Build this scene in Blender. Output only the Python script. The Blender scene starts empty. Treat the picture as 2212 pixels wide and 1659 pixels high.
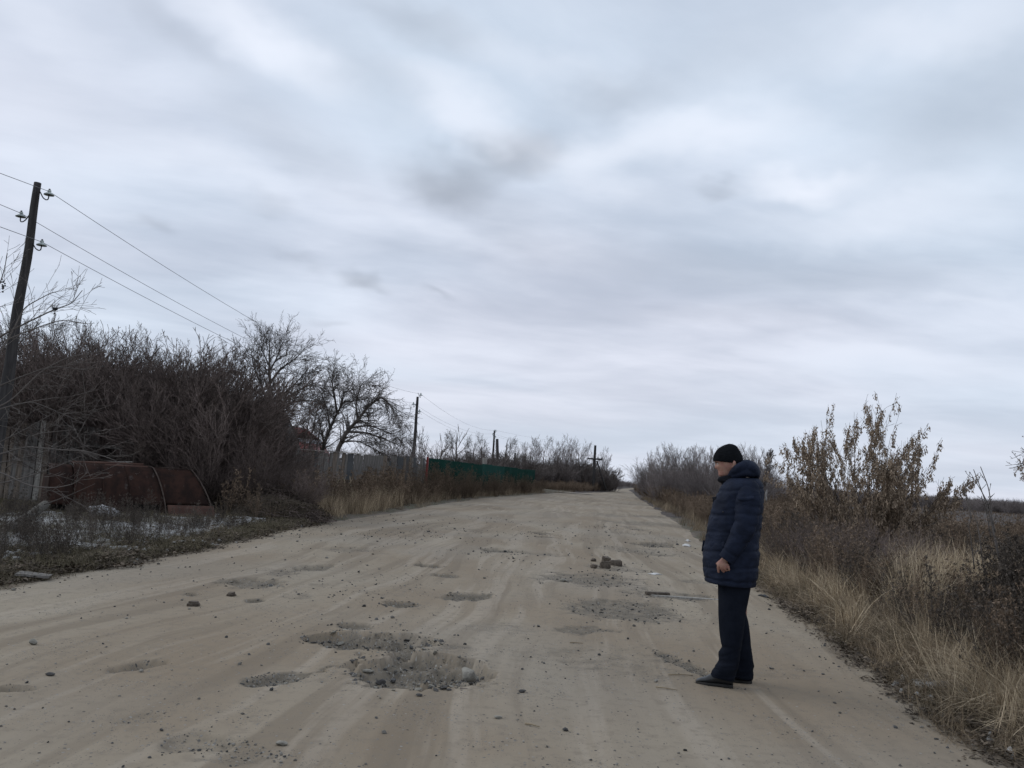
import bpy, bmesh, math, random, time
import numpy as np
from mathutils import Vector, Matrix, Euler
T0 = time.time()
random.seed(7); RNG = np.random.default_rng(7)
S = bpy.context.scene
COL = S.collection
R_ = math.radians

# ------------------------------------------------------------------ camera
# photograph measured on a 2212 x 1659 copy; focal length 29 mm on a 36 mm frame
FPX = 1782.0; ROLL = R_(3.6); PITCH = math.atan(198/1782); EYE = 1.5
_F = np.array([0, math.cos(PITCH), math.sin(PITCH)])
_U0 = np.array([0, -math.sin(PITCH), math.cos(PITCH)]); _R0 = np.array([1., 0, 0])
CR = math.cos(ROLL)*_R0 + math.sin(ROLL)*_U0
CU = -math.sin(ROLL)*_R0 + math.cos(ROLL)*_U0
cam_d = bpy.data.cameras.new('camera'); cam = bpy.data.objects.new('camera', cam_d); COL.objects.link(cam)
cam_d.sensor_width = 36; cam_d.lens = 36*FPX/2212; cam_d.clip_start = 0.05; cam_d.clip_end = 6000
m = Matrix.Identity(4)
for i in range(3):
    m[i][0] = CR[i]; m[i][1] = CU[i]; m[i][2] = -_F[i]
m[2][3] = EYE
cam.matrix_world = m
S.camera = cam

def ray(px, py): return (px-1106)/FPX*CR + (829.5-py)/FPX*CU + _F
def ground(px, py, z=0.0):
    d = ray(px, py); t = (z-EYE)/d[2]; return np.array([0, 0, EYE]) + d*t
def at(px, py, D):
    d = ray(px, py); return np.array([0, 0, EYE]) + d*(D/d[1])

# ------------------------------------------------------------------ view
S.render.engine = 'CYCLES'
S.view_settings.view_transform = 'Standard'; S.view_settings.look = 'None'
S.view_settings.gamma = 1.0; S.view_settings.use_curve_mapping = False
S.view_settings.exposure = 0.22
S.cycles.max_bounces = 5; S.cycles.diffuse_bounces = 3; S.cycles.transparent_max_bounces = 6

# ------------------------------------------------------------------ node helpers
class NT:
    def __init__(s, tree): s.t = tree; s.n = tree.nodes; s.l = tree.links
    def new(s, t, **k):
        n = s.n.new(t)
        for a, b in k.items(): setattr(n, a, b)
        return n
    def put(s, sock, v):
        if isinstance(v, bpy.types.NodeSocket): s.l.new(v, sock)
        elif v is not None:
            if hasattr(sock.default_value, '__len__') and not hasattr(v, '__len__'): v = [v]*len(sock.default_value)
            if hasattr(v, '__len__') and len(sock.default_value) == 4 and len(v) == 3: v = (*v, 1)
            sock.default_value = v
    def math(s, op, a, b=None, c=None, clamp=False):
        n = s.new('ShaderNodeMath', operation=op, use_clamp=clamp)
        s.put(n.inputs[0], a)
        if b is not None: s.put(n.inputs[1], b)
        if c is not None: s.put(n.inputs[2], c)
        return n.outputs[0]
    def vmath(s, op, a, b=None, out=0):
        n = s.new('ShaderNodeVectorMath', operation=op); s.put(n.inputs[0], a)
        if b is not None: s.put(n.inputs[1], b)
        return n.outputs[out]
    def mix(s, f, a, b, mode='MIX'):
        n = s.new('ShaderNodeMix', data_type='RGBA', blend_type=mode)
        s.put(n.inputs[0], f); s.put(n.inputs[6], a); s.put(n.inputs[7], b)
        return n.outputs[2]
    def smooth(s, v, a, b, lo=0.0, hi=1.0):
        n = s.new('ShaderNodeMapRange', interpolation_type='SMOOTHSTEP')
        s.put(n.inputs[0], v); s.put(n.inputs[1], a); s.put(n.inputs[2], b); s.put(n.inputs[3], lo); s.put(n.inputs[4], hi)
        return n.outputs[0]
    def noise(s, vec, scale, detail=3, rough=0.5, dist=0.0, out=0):
        n = s.new('ShaderNodeTexNoise'); s.put(n.inputs['Vector'], vec)
        n.inputs['Scale'].default_value = scale; n.inputs['Detail'].default_value = detail
        n.inputs['Roughness'].default_value = rough; n.inputs['Distortion'].default_value = dist
        return n.outputs[out]
    def voro(s, vec, scale, out='Distance', feature='F1', rnd=1.0):
        n = s.new('ShaderNodeTexVoronoi', feature=feature); s.put(n.inputs['Vector'], vec)
        n.inputs['Scale'].default_value = scale; n.inputs['Randomness'].default_value = rnd
        return n.outputs[out]
    def scale(s, vec, sc):
        n = s.new('ShaderNodeMapping'); s.put(n.inputs[0], vec); n.inputs['Scale'].default_value = sc
        return n.outputs[0]
    def attr(s, name, kind='GEOMETRY', out='Fac'):
        n = s.new('ShaderNodeAttribute'); n.attribute_name = name; n.attribute_type = kind
        return n.outputs[out]
    def bump(s, h, strength=0.5, dist=0.01):
        n = s.new('ShaderNodeBump'); s.put(n.inputs['Height'], h)
        n.inputs['Strength'].default_value = strength; n.inputs['Distance'].default_value = dist
        return n.outputs[0]

def sr(r, g, b):
    f = lambda c: (c/255/12.92) if c/255 <= .04045 else ((c/255+.055)/1.055)**2.4
    return (f(r), f(g), f(b))

# ------------------------------------------------------------------ world: overcast sky
SUN_EL, SUN_AZ = R_(34), R_(-70)       # azimuth from +Y, negative = to the left
world = bpy.data.worlds.new('World'); S.world = world; world.use_nodes = True
w = NT(world.node_tree); w.n.clear()
tc = w.new('ShaderNodeTexCoord').outputs['Generated']
sep = w.new('ShaderNodeSeparateXYZ'); w.l.new(tc, sep.inputs[0])
dx, dy, dz = sep.outputs
zz = w.math('ADD', w.math('MAXIMUM', dz, 0.0), 0.10)
u = w.math('DIVIDE', dx, zz); v = w.math('DIVIDE', dy, zz)
cmb = w.new('ShaderNodeCombineXYZ'); w.l.new(u, cmb.inputs[0]); w.l.new(v, cmb.inputs[1])
uv = cmb.outputs[0]
# bending of the layer
warp = w.vmath('SCALE', w.vmath('SUBTRACT', w.noise(uv, 0.55, 2, .5, out=1), (.5, .5, .5))); warp.node.inputs[3].default_value = 0.8
uvw = w.vmath('ADD', uv, warp)
rot = w.new('ShaderNodeMapping'); w.l.new(uvw, rot.inputs[0]); rot.inputs['Rotation'].default_value = (0, 0, R_(-32)); rot.inputs['Scale'].default_value = (0.8, 1.05, 1)
uvr = rot.outputs[0]
n1 = w.noise(uvr, 0.62, 4, .52)
n2 = w.noise(w.vmath('ADD', uvr, (7.3, 2.1, 0)), 1.7, 5, .5)
n3 = w.noise(w.vmath('ADD', uvr, (1.3, 9.1, 3)), 0.42, 2, .5)
n4 = w.noise(w.vmath('ADD', w.vmath('MULTIPLY', uvr, (1, 1.7, 1)), (3.1, 5.7, 2)), 3.6, 5, .58)
c = w.math('ADD', w.math('ADD', w.math('MULTIPLY', n1, 0.58), w.math('MULTIPLY', n2, 0.27)), w.math('MULTIPLY', n4, 0.11))
bright = w.smooth(c, 0.33, 0.61)
tint = w.smooth(n3, 0.35, 0.65)
colA = w.mix(tint, sr(181, 188, 204), sr(174, 189, 207))      # thicker, greyer cloud
colB = w.mix(tint, sr(221, 225, 238), sr(210, 222, 237))      # thin bright cloud
cloud = w.mix(bright, colA, colB)
# single named clouds of the day: darker scraps and brighter gaps, each at its own place in the sky
wn = w.vmath('SCALE', w.vmath('SUBTRACT', w.noise(w.vmath('MULTIPLY', tc, (1, 1, 1.6)), 9, 3, .55, out=1), (.5, .5, .5)))
wn.node.inputs[3].default_value = 0.085
tcw = w.vmath('ADD', tc, wn)
def blob(px, py, rx, ry, tilt=0):
    d = ray(px, py); d = d/np.linalg.norm(d)
    rgt = np.cross(d, [0, 0, 1]); rgt /= np.linalg.norm(rgt); upv = np.cross(rgt, d)
    a = R_(tilt); r2 = math.cos(a)*rgt + math.sin(a)*upv; u2 = -math.sin(a)*rgt + math.cos(a)*upv
    rx *= 1/FPX; ry *= 1/FPX
    off = w.vmath('SUBTRACT', tcw, tuple(d))
    A = w.math('DIVIDE', w.vmath('DOT_PRODUCT', off, tuple(r2), out=1), rx)
    B = w.math('DIVIDE', w.vmath('DOT_PRODUCT', off, tuple(u2), out=1), ry)
    q = w.math('SQRT', w.math('ADD', w.math('POWER', w.math('ABSOLUTE', A), 2.0), w.math('POWER', w.math('ABSOLUTE', B), 2.0)))
    return w.smooth(q, 1.0, 0.0)
DARK = [(1110, 322, 170, 75, 14, .72), (955, 385, 150, 80, -10, .58), (1060, 450, 240, 90, -28, .22), (640, 310, 300, 90, -22, .25), (790, 165, 230, 95, -18, .26), (930, 55, 210, 80, -15, .40),
        (380, 70, 220, 60, -20, .25), (1330, 205, 190, 65, 8, .34), (775, 597, 80, 30, -6, .5), (330, 475, 70, 24, -8, .26), (625, 548, 80, 24, -8, .2), (935, 630, 60, 15, -6, .28), (1565, 410, 70, 26, 8, .28),
        (705, 690, 60, 16, 0, .22), (2100, 240, 330, 200, 30, .30), (1560, 130, 300, 110, 10, .16), (1700, 590, 560, 90, 0, .22), (575, 425, 80, 30, 0, .18), (90, 250, 240, 130, 0, .10), (1250, 545, 420, 70, -4, .12), (1550, 690, 420, 40, 0, .14), (980, 560, 260, 40, -6, .10)]
LIGHT = [(560, 70, 260, 80, -22, .7), (1000, 240, 260, 90, -20, .6), (1480, 290, 330, 90, 6, .58), (1740, 390, 150, 50, 0, .75), (1260, 330, 180, 60, 0, .4), (450, 350, 260, 50, -10, .3), (1290, 400, 220, 60, -20, .30), (1900, 470, 420, 80, 0, .4), (2000, 60, 300, 90, 0, .4), (1150, 130, 250, 70, -10, .25), (60, 30, 200, 60, -10, .25), (1900, 790, 300, 35, 0, .18), (2070, 655, 160, 22, 0, .2), (900, 480, 300, 45, -12, .22)]
for px, py, rx, ry, t, k in DARK:
    cloud = w.mix(w.math('MULTIPLY', blob(px, py, rx, ry, t), k*(.8 if rx > 180 else 1.05)), cloud, sr(143, 150, 162))
for px, py, rx, ry, t, k in LIGHT:
    cloud = w.mix(w.math('MULTIPLY', blob(px, py, rx, ry, t), k), cloud, sr(232, 237, 248))
hz = w.smooth(dz, 0.02, 0.24, 1.0, 0.0)
cloud = w.mix(w.math('MULTIPLY', hz, 0.6), cloud, sr(205, 210, 223))
sky = w.new('ShaderNodeTexSky', sky_type='NISHITA'); sky.sun_disc = False
sky.sun_elevation = SUN_EL; sky.sun_rotation = SUN_AZ
bg1 = w.new('ShaderNodeBackground'); w.l.new(sky.outputs[0], bg1.inputs[0]); bg1.inputs[1].default_value = 0.05
bg2 = w.new('ShaderNodeBackground'); w.l.new(cloud, bg2.inputs[0]); bg2.inputs[1].default_value = 1.02
mx = w.new('ShaderNodeMixShader'); mx.inputs[0].default_value = 0.93
w.l.new(bg1.outputs[0], mx.inputs[1]); w.l.new(bg2.outputs[0], mx.inputs[2])
wo = w.new('ShaderNodeOutputWorld'); w.l.new(mx.outputs[0], wo.inputs[0])

sun_d = bpy.data.lights.new('sun', 'SUN'); sun_d.energy = 0.7; sun_d.angle = R_(35); sun_d.color = (1, .97, .93)
sun = bpy.data.objects.new('sun', sun_d); COL.objects.link(sun)
sd = Vector((math.sin(SUN_AZ)*math.cos(SUN_EL), math.cos(SUN_AZ)*math.cos(SUN_EL), math.sin(SUN_EL)))
sun.rotation_euler = sd.to_track_quat('Z', 'Y').to_euler(); sun.location = (0, 0, 60)

# ------------------------------------------------------------------ numpy noise
_tab = RNG.random((8, 256, 256)).astype(np.float64)
def vn(x, y, k=0):
    x = np.asarray(x, float); y = np.asarray(y, float)
    xi = np.floor(x).astype(int); yi = np.floor(y).astype(int); fx = x-xi; fy = y-yi
    fx = fx*fx*(3-2*fx); fy = fy*fy*(3-2*fy); t = _tab[k % 8]
    a = t[xi & 255, yi & 255]; b = t[(xi+1) & 255, yi & 255]; c_ = t[xi & 255, (yi+1) & 255]; d = t[(xi+1) & 255, (yi+1) & 255]
    return (a*(1-fx)+b*fx)*(1-fy)+(c_*(1-fx)+d*fx)*fy - 0.5
def fbm(x, y, k=0, o=4, g=.5):
    s_ = 0; a = 1.0
    for i in range(o):
        s_ = s_ + a*vn(np.asarray(x)*2**i+17.3*i, np.asarray(y)*2**i+5.1*i, k+i); a *= g
    return s_
def sst(v, a, b):
    t = np.clip((v-a)/(b-a), 0, 1); return t*t*(3-2*t)

# ------------------------------------------------------------------ object helpers
def tag(o, label=None, cat=None, group=None, kind=None):
    if label: o['label'] = label
    if cat: o['category'] = cat
    if group: o['group'] = group
    if kind: o['kind'] = kind
    return o
def link(name, me, mat=None, parent=None, loc=None, rot=None, scale=None):
    o = bpy.data.objects.new(name, me); COL.objects.link(o)
    if mat is not None and not me.materials: me.materials.append(mat)
    if parent: o.parent = parent
    if loc is not None: o.location = loc
    if rot is not None: o.rotation_euler = rot
    if scale is not None: o.scale = (scale,)*3 if np.isscalar(scale) else scale
    return o
def empty(name, loc=(0, 0, 0), rz=0, scale=1):
    o = bpy.data.objects.new(name, None); COL.objects.link(o); o.location = loc; o.rotation_euler = (0, 0, rz); o.empty_display_size = .2
    o.scale = (scale,)*3 if np.isscalar(scale) else scale
    return o
def np_mesh(name, V, Fq, smooth=False, mat=None, extra_tris=None):
    """V (n,3), Fq (m,k) all faces with k corners"""
    me = bpy.data.meshes.new(name); V = np.asarray(V, np.float32); Fq = np.asarray(Fq, np.int32)
    k = Fq.shape[1]; nf = len(Fq)
    loops = Fq.ravel(); starts = np.arange(nf, dtype=np.int32)*k
    if extra_tris is not None and len(extra_tris):
        et = np.asarray(extra_tris, np.int32); starts = np.concatenate([starts, len(loops)+np.arange(len(et), dtype=np.int32)*3]); loops = np.concatenate([loops, et.ravel()])
    me.vertices.add(len(V)); me.vertices.foreach_set('co', V.ravel())
    me.loops.add(len(loops)); me.loops.foreach_set('vertex_index', loops)
    me.polygons.add(len(starts)); me.polygons.foreach_set('loop_start', starts)
    me.update(calc_edges=True); me.validate()
    if smooth: me.polygons.foreach_set('use_smooth', np.ones(len(me.polygons), bool))
    if mat is not None: me.materials.append(mat)
    return me
def fattr(me, name, vals, typ='FLOAT'):
    a = me.attributes.new(name, typ, 'POINT')
    a.data.foreach_set('vector' if typ == 'FLOAT_VECTOR' else 'value', np.asarray(vals, np.int32 if typ == 'INT' else np.float32).ravel())
def tube_arrays(seg, n=3):
    """seg rows: x0 y0 z0 x1 y1 z1 r0 r1"""
    s_ = np.asarray(seg, float); P0 = s_[:, :3]; P1 = s_[:, 3:6]; d = P1-P0; L = np.linalg.norm(d, axis=1, keepdims=True)+1e-9; d = d/L
    ref = np.where(np.abs(d[:, 2:3]) > .9, np.array([[1., 0, 0]]), np.array([[0, 0, 1.]]))
    a = np.cross(d, ref); a /= np.linalg.norm(a, axis=1, keepdims=True); b = np.cross(d, a)
    th = np.arange(n)*2*math.pi/n; ct = np.cos(th)[None, :, None]; st = np.sin(th)[None, :, None]
    ring = a[:, None]*ct+b[:, None]*st
    V = np.stack([P0[:, None]+ring*s_[:, 6][:, None, None], P1[:, None]+ring*s_[:, 7][:, None, None]], 1)  # N,2,n,3
    N = len(s_); base = (np.arange(N)*2*n)[:, None]; j = np.arange(n)[None]; j2 = (j+1) % n
    Fq = np.stack([base+j, base+j2, base+n+j2, base+n+j], -1).reshape(-1, 4)
    return V.reshape(-1, 3), Fq
def tube_mesh(name, seg, n=3, mat=None, smooth=False):
    V, Fq = tube_arrays(seg, n); return np_mesh(name, V, Fq, smooth, mat)
def smooth_tube(name, pts, rad, n=8, mat=None, cap=True):
    pts = np.asarray(pts, float); rad = np.broadcast_to(np.asarray(rad, float), (len(pts),))
    tg = np.gradient(pts, axis=0); tg /= np.linalg.norm(tg, axis=1, keepdims=True)
    ref = np.array([0, 0, 1.]) if abs(tg[0][2]) < .9 else np.array([1., 0, 0]); V = []
    for p_, t_, r_ in zip(pts, tg, rad):
        a = np.cross(t_, ref); a /= np.linalg.norm(a)+1e-9; b = np.cross(t_, a); ref = np.cross(a, t_)
        for i in range(n):
            V.append(p_+r_*(math.cos(2*math.pi*i/n)*a+math.sin(2*math.pi*i/n)*b))
    k = len(pts); Fq = [[r0*n+i, r0*n+(i+1) % n, (r0+1)*n+(i+1) % n, (r0+1)*n+i] for r0 in range(k-1) for i in range(n)]
    et = []
    if cap:
        V.append(pts[0]); V.append(pts[-1]); c0, c1 = k*n, k*n+1
        et = [[c0, (i+1) % n, i] for i in range(n)]+[[c1, (k-1)*n+i, (k-1)*n+(i+1) % n] for i in range(n)]
    return np_mesh(name, V, Fq, True, mat, et)
def ring_loft(name, rings, mat=None, cap=True, smooth=True):
    """rings: list of (n,3) closed rings"""
    n = len(rings[0]); k = len(rings); V = np.concatenate([np.asarray(r_, float) for r_ in rings])
    Fq = [[a*n+i, a*n+(i+1) % n, (a+1)*n+(i+1) % n, (a+1)*n+i] for a in range(k-1) for i in range(n)]
    et = []
    if cap:
        V = np.concatenate([V, [np.mean(rings[0], 0)], [np.mean(rings[-1], 0)]])
        c0, c1 = k*n, k*n+1
        et = [[c0, (i+1) % n, i] for i in range(n)]+[[c1, (k-1)*n+i, (k-1)*n+(i+1) % n] for i in range(n)]
    return np_mesh(name, V, Fq, smooth, mat, et)
def box_mesh(name, sx, sy, sz, mat=None, bev=0.0, jitter=0.0, seed=0, seg=1):
    """box standing on z=0, centred in x and y"""
    bm = bmesh.new(); bmesh.ops.create_cube(bm, size=1)
    for v_ in bm.verts: v_.co = Vector((v_.co.x*sx, v_.co.y*sy, (v_.co.z+.5)*sz))
    if bev: bmesh.ops.bevel(bm, geom=bm.edges[:], offset=bev, segments=seg, affect='EDGES')
    if jitter:
        rr = random.Random(seed)
        for v_ in bm.verts: v_.co += Vector((rr.uniform(-1, 1), rr.uniform(-1, 1), rr.uniform(-1, 1)))*jitter
    me = bpy.data.meshes.new(name); bm.to_mesh(me); bm.free()
    if mat is not None: me.materials.append(mat)
    return me
def rock_mesh(name, r, seed, mat=None, sub=2, flat=(1, 1, .7), chop=0.5):
    rr = random.Random(seed); bm = bmesh.new(); bmesh.ops.create_icosphere(bm, subdivisions=sub, radius=1)
    cuts = [(Vector((rr.gauss(0, 1), rr.gauss(0, 1), rr.gauss(0, 1))).normalized(), rr.uniform(chop, .9)) for _ in range(9)]
    for v_ in bm.verts:
        for nn, dd in cuts:
            e = v_.co.dot(nn)-dd
            if e > 0: v_.co -= nn*e
        v_.co += Vector((rr.gauss(0, 1), rr.gauss(0, 1), rr.gauss(0, 1)))*.02
        v_.co = Vector((v_.co.x*flat[0], v_.co.y*flat[1], v_.co.z*flat[2]))*r
    me = bpy.data.meshes.new(name); bm.to_mesh(me); bm.free()
    if mat is not None: me.materials.append(mat)
    return me

# ------------------------------------------------------------------ materials
def mat_new(name):
    m_ = bpy.data.materials.new(name); m_.use_nodes = True; t = NT(m_.node_tree)
    bs = t.n['Principled BSDF']; bs.inputs['Roughness'].default_value = .9; bs.inputs['Specular IOR Level'].default_value = .25
    return m_, t, bs
def mat_simple(name, col, col2=None, scale=6, rough=.9, bump=0, bscale=60, spec=.25, metal=0, inst=0.0, stretch=None, bdist=.004):
    m_, t, bs = mat_new(name); tcn = t.new('ShaderNodeTexCoord').outputs['Object']
    if stretch: tcn = t.scale(tcn, stretch)
    c_ = t.mix(t.smooth(t.noise(tcn, scale, 4, .6), .3, .7), col, col2 or tuple(x*.6 for x in col))
    if inst:
        tn = t.attr('tint', 'INSTANCER'); k = t.math('ADD', t.math('MULTIPLY', tn, inst), 1-inst*.5)
        c_ = t.mix(1.0, c_, t.vmath('SCALE', (1, 1, 1)), 'MULTIPLY'); c_.node.inputs[7].links[0].from_node.inputs[3].default_value = 1
        t.l.new(k, c_.node.inputs[7].links[0].from_node.inputs[3])
    t.put(bs.inputs['Base Color'], c_); bs.inputs['Roughness'].default_value = rough; bs.inputs['Specular IOR Level'].default_value = spec
    bs.inputs['Metallic'].default_value = metal
    if bump: t.l.new(t.bump(t.noise(tcn, bscale, 4, .6), bump, bdist), bs.inputs['Normal'])
    return m_
def mat_plant(name, c1, c2, scale=1.2, rnd=.5):
    """random per blade (random per island) between two colours, plus brightness per clump"""
    m_, t, bs = mat_new(name)
    g = t.new('ShaderNodeNewGeometry'); ri = g.outputs['Random Per Island']
    c_ = t.mix(ri, c1, c2)
    tn = t.attr('tint', 'INSTANCER'); k = t.math('ADD', t.math('MULTIPLY', tn, rnd*1.5), 1-rnd*.75)
    n_ = t.new('ShaderNodeVectorMath', operation='SCALE'); t.l.new(c_, n_.inputs[0]); t.l.new(k, n_.inputs[3])
    t.l.new(n_.outputs[0], bs.inputs['Base Color']); bs.inputs['Specular IOR Level'].default_value = .15
    return m_
def mat_bark(name, c1, c2, scale=8):
    m_, t, bs = mat_new(name); g = t.new('ShaderNodeNewGeometry'); oi = t.new('ShaderNodeObjectInfo').outputs['Random']
    c_ = t.mix(g.outputs['Random Per Island'], c1, c2)
    n_ = t.new('ShaderNodeVectorMath', operation='SCALE'); t.l.new(c_, n_.inputs[0]); t.l.new(t.math('ADD', t.math('MULTIPLY', oi, .5), .75), n_.inputs[3])
    t.l.new(n_.outputs[0], bs.inputs['Base Color']); bs.inputs['Specular IOR Level'].default_value = .15
    return m_
M = {}
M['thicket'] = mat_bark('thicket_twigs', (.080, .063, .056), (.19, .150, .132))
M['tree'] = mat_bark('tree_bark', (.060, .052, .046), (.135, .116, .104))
M['far_tree'] = mat_bark('far_tree_hazed_bark', (.13, .112, .106), (.24, .207, .195))  # paler than near bark: distance haze is put into the colour
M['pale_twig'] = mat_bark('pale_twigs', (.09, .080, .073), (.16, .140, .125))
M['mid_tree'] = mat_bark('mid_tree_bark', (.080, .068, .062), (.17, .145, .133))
M['log'] = mat_simple('old_log_wood', (.115, .105, .088), (.05, .047, .042), 3, stretch=(6, 6, .6), bump=.5, bscale=30)
M['birch'] = mat_simple('birch_bark', (.5, .48, .45), (.16, .15, .14), 7, bump=.2)
M['straw'] = mat_plant('straw_grass', (.25, .192, .125), (.60, .49, .345))
M['straw_dark'] = mat_plant('dull_straw', (.13, .098, .066), (.30, .235, .16))
M['weed'] = mat_plant('dry_weed', (.105, .078, .056), (.25, .185, .132))
M['weed_dark'] = mat_plant('dark_weed', (.052, .044, .038), (.115, .095, .078))
M['green'] = mat_plant('dull_green_grass', (.075, .067, .042), (.20, .168, .112))
M['litter'] = mat_plant('fallen_leaves', (.04, .032, .026), (.17, .135, .10))
M['seed'] = mat_bark('dry_seed_clusters', (.15, .112, .080), (.36, .28, .205))
M['wood_grey'] = mat_simple('weathered_board', (.20, .185, .168), (.085, .078, .072), 3, stretch=(6, 6, .6), bump=.4, bscale=40)
M['wood_brown'] = mat_simple('weathered_brown_board', (.21, .17, .135), (.095, .078, .064), 3, stretch=(6, 6, .6), bump=.4, bscale=40)
M['wood_pale'] = mat_simple('pale_new_board', (.34, .32, .285), (.20, .185, .165), 3, stretch=(6, 6, .6), bump=.3, bscale=40)
M['pole'] = mat_simple('pole_wood', (.060, .056, .054), (.028, .026, .026), 2.2, stretch=(7, 7, .7), bump=.6, bscale=30, bdist=.01)
M['iron'] = mat_simple('bracket_iron', (.03, .03, .032), None, 20, .6)
M['glass'] = mat_simple('insulator_glass', (.42, .47, .45), (.30, .34, .33), 20, .25, spec=.5)
M['wire'] = mat_simple('wire_metal', (.16, .16, .165), None, 3, .5)
M['green_sheet'] = mat_simple('green_painted_sheet', (.003, .022, .016), (.005, .032, .024), .9, .8, spec=.06, bump=.05, bscale=8)
M['green_sheet_pale'] = mat_simple('faded_green_sheet', (.011, .046, .037), (.007, .033, .027), .9, .8, spec=.06, bump=.05, bscale=8)
M['slate'] = mat_simple('grey_slate_sheet', (.085, .088, .090), (.055, .057, .058), 2, .85, bump=.2, bscale=14)
M['red_roof'] = mat_simple('red_metal_roof', (.24, .035, .032), (.17, .028, .026), 2, .5, spec=.4)
M['white_wall'] = mat_simple('bluish_white_wall', (.50, .54, .58), (.38, .41, .45), 1.5, .8)
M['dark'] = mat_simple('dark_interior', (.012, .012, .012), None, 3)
M['snow'] = mat_simple('old_snow', (.40, .395, .38), (.24, .238, .23), 14, .7, bump=.5, bscale=60)
M['concrete'] = mat_simple('broken_concrete', (.31, .29, .245), (.15, .14, .12), 9, .95, bump=.6, bscale=50)
M['brick'] = mat_simple('brown_brick', (.15, .125, .10), (.065, .052, .042), 14, .95, bump=.4, bscale=60)
M['stone'] = mat_simple('dark_stone', (.10, .095, .088), (.055, .052, .05), 14, .95, bump=.4, bscale=60)
M['pebble'] = mat_simple('gravel_stone', (.21, .195, .17), (.12, .112, .10), 30, .95, inst=.95)
M['pebble_dark'] = mat_simple('dark_gravel_stone', (.085, .083, .08), (.05, .05, .049), 30, .95, inst=.9)
M['sack'] = mat_simple('white_sack_fabric', (.46, .46, .46), (.32, .32, .325), 7, .7, bump=.4, bscale=14, bdist=.02)
M['paper'] = mat_simple('white_scrap', (.62, .61, .59), (.45, .44, .42), 9, .8)
# ------------------------------------------------------------------ road and ground
_L = np.array([(-60, -5.6), (0, -5.45), (7, -5.3), (8.73, -5.12), (11.3, -4.9), (14, -4.83), (17.8, -4.76), (22.3, -4.6), (28.3, -3.75), (37.9, -2.93), (52.7, -1.18), (67, 1.45), (87, 5.2), (100, 9.2), (116, 13.4), (133.5, 17.0), (190, 25.6), (260, 39), (420, 75), (1600, 330)])
_Rr = np.array([(-60, 2.6), (0, 2.7), (5, 2.9), (5.9, 2.98), (6.9, 3.13), (8.7, 3.46), (11.3, 3.85), (14.1, 4.19), (20.2, 4.98), (36, 7.25), (53, 9.5), (82.6, 13.3), (100, 15.6), (125, 19.3), (188, 27.6), (260, 41.5), (420, 78), (1600, 334)])
def le(y): return np.interp(y, _L[:, 0], _L[:, 1])
def re_(y): return np.interp(y, _Rr[:, 0], _Rr[:, 1])
def offroad(x, y):
    """distance outside the road (positive outside)"""
    return np.maximum(le(y)-x, x-re_(y))
def Hh(x, y):
    x = np.asarray(x, float); y = np.asarray(y, float); s_ = offroad(x, y)
    near = np.clip(1-(np.abs(y)-60)/200, .25, 1)
    b = -.12 + .145*sst(s_, -.45, .5) + .045*fbm(x*1.3, y*1.3, 1, 4)*sst(s_, -.4, .2) + .10*fbm(x*.22, y*.22, 3, 3)*sst(s_, .4, 3)
    right = x > re_(y)
    b = b + np.where(right, .05*sst(s_, .1, .8)-.10*sst(s_, .8, 3), .05*sst(s_, .5, 3))
    return b

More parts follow.
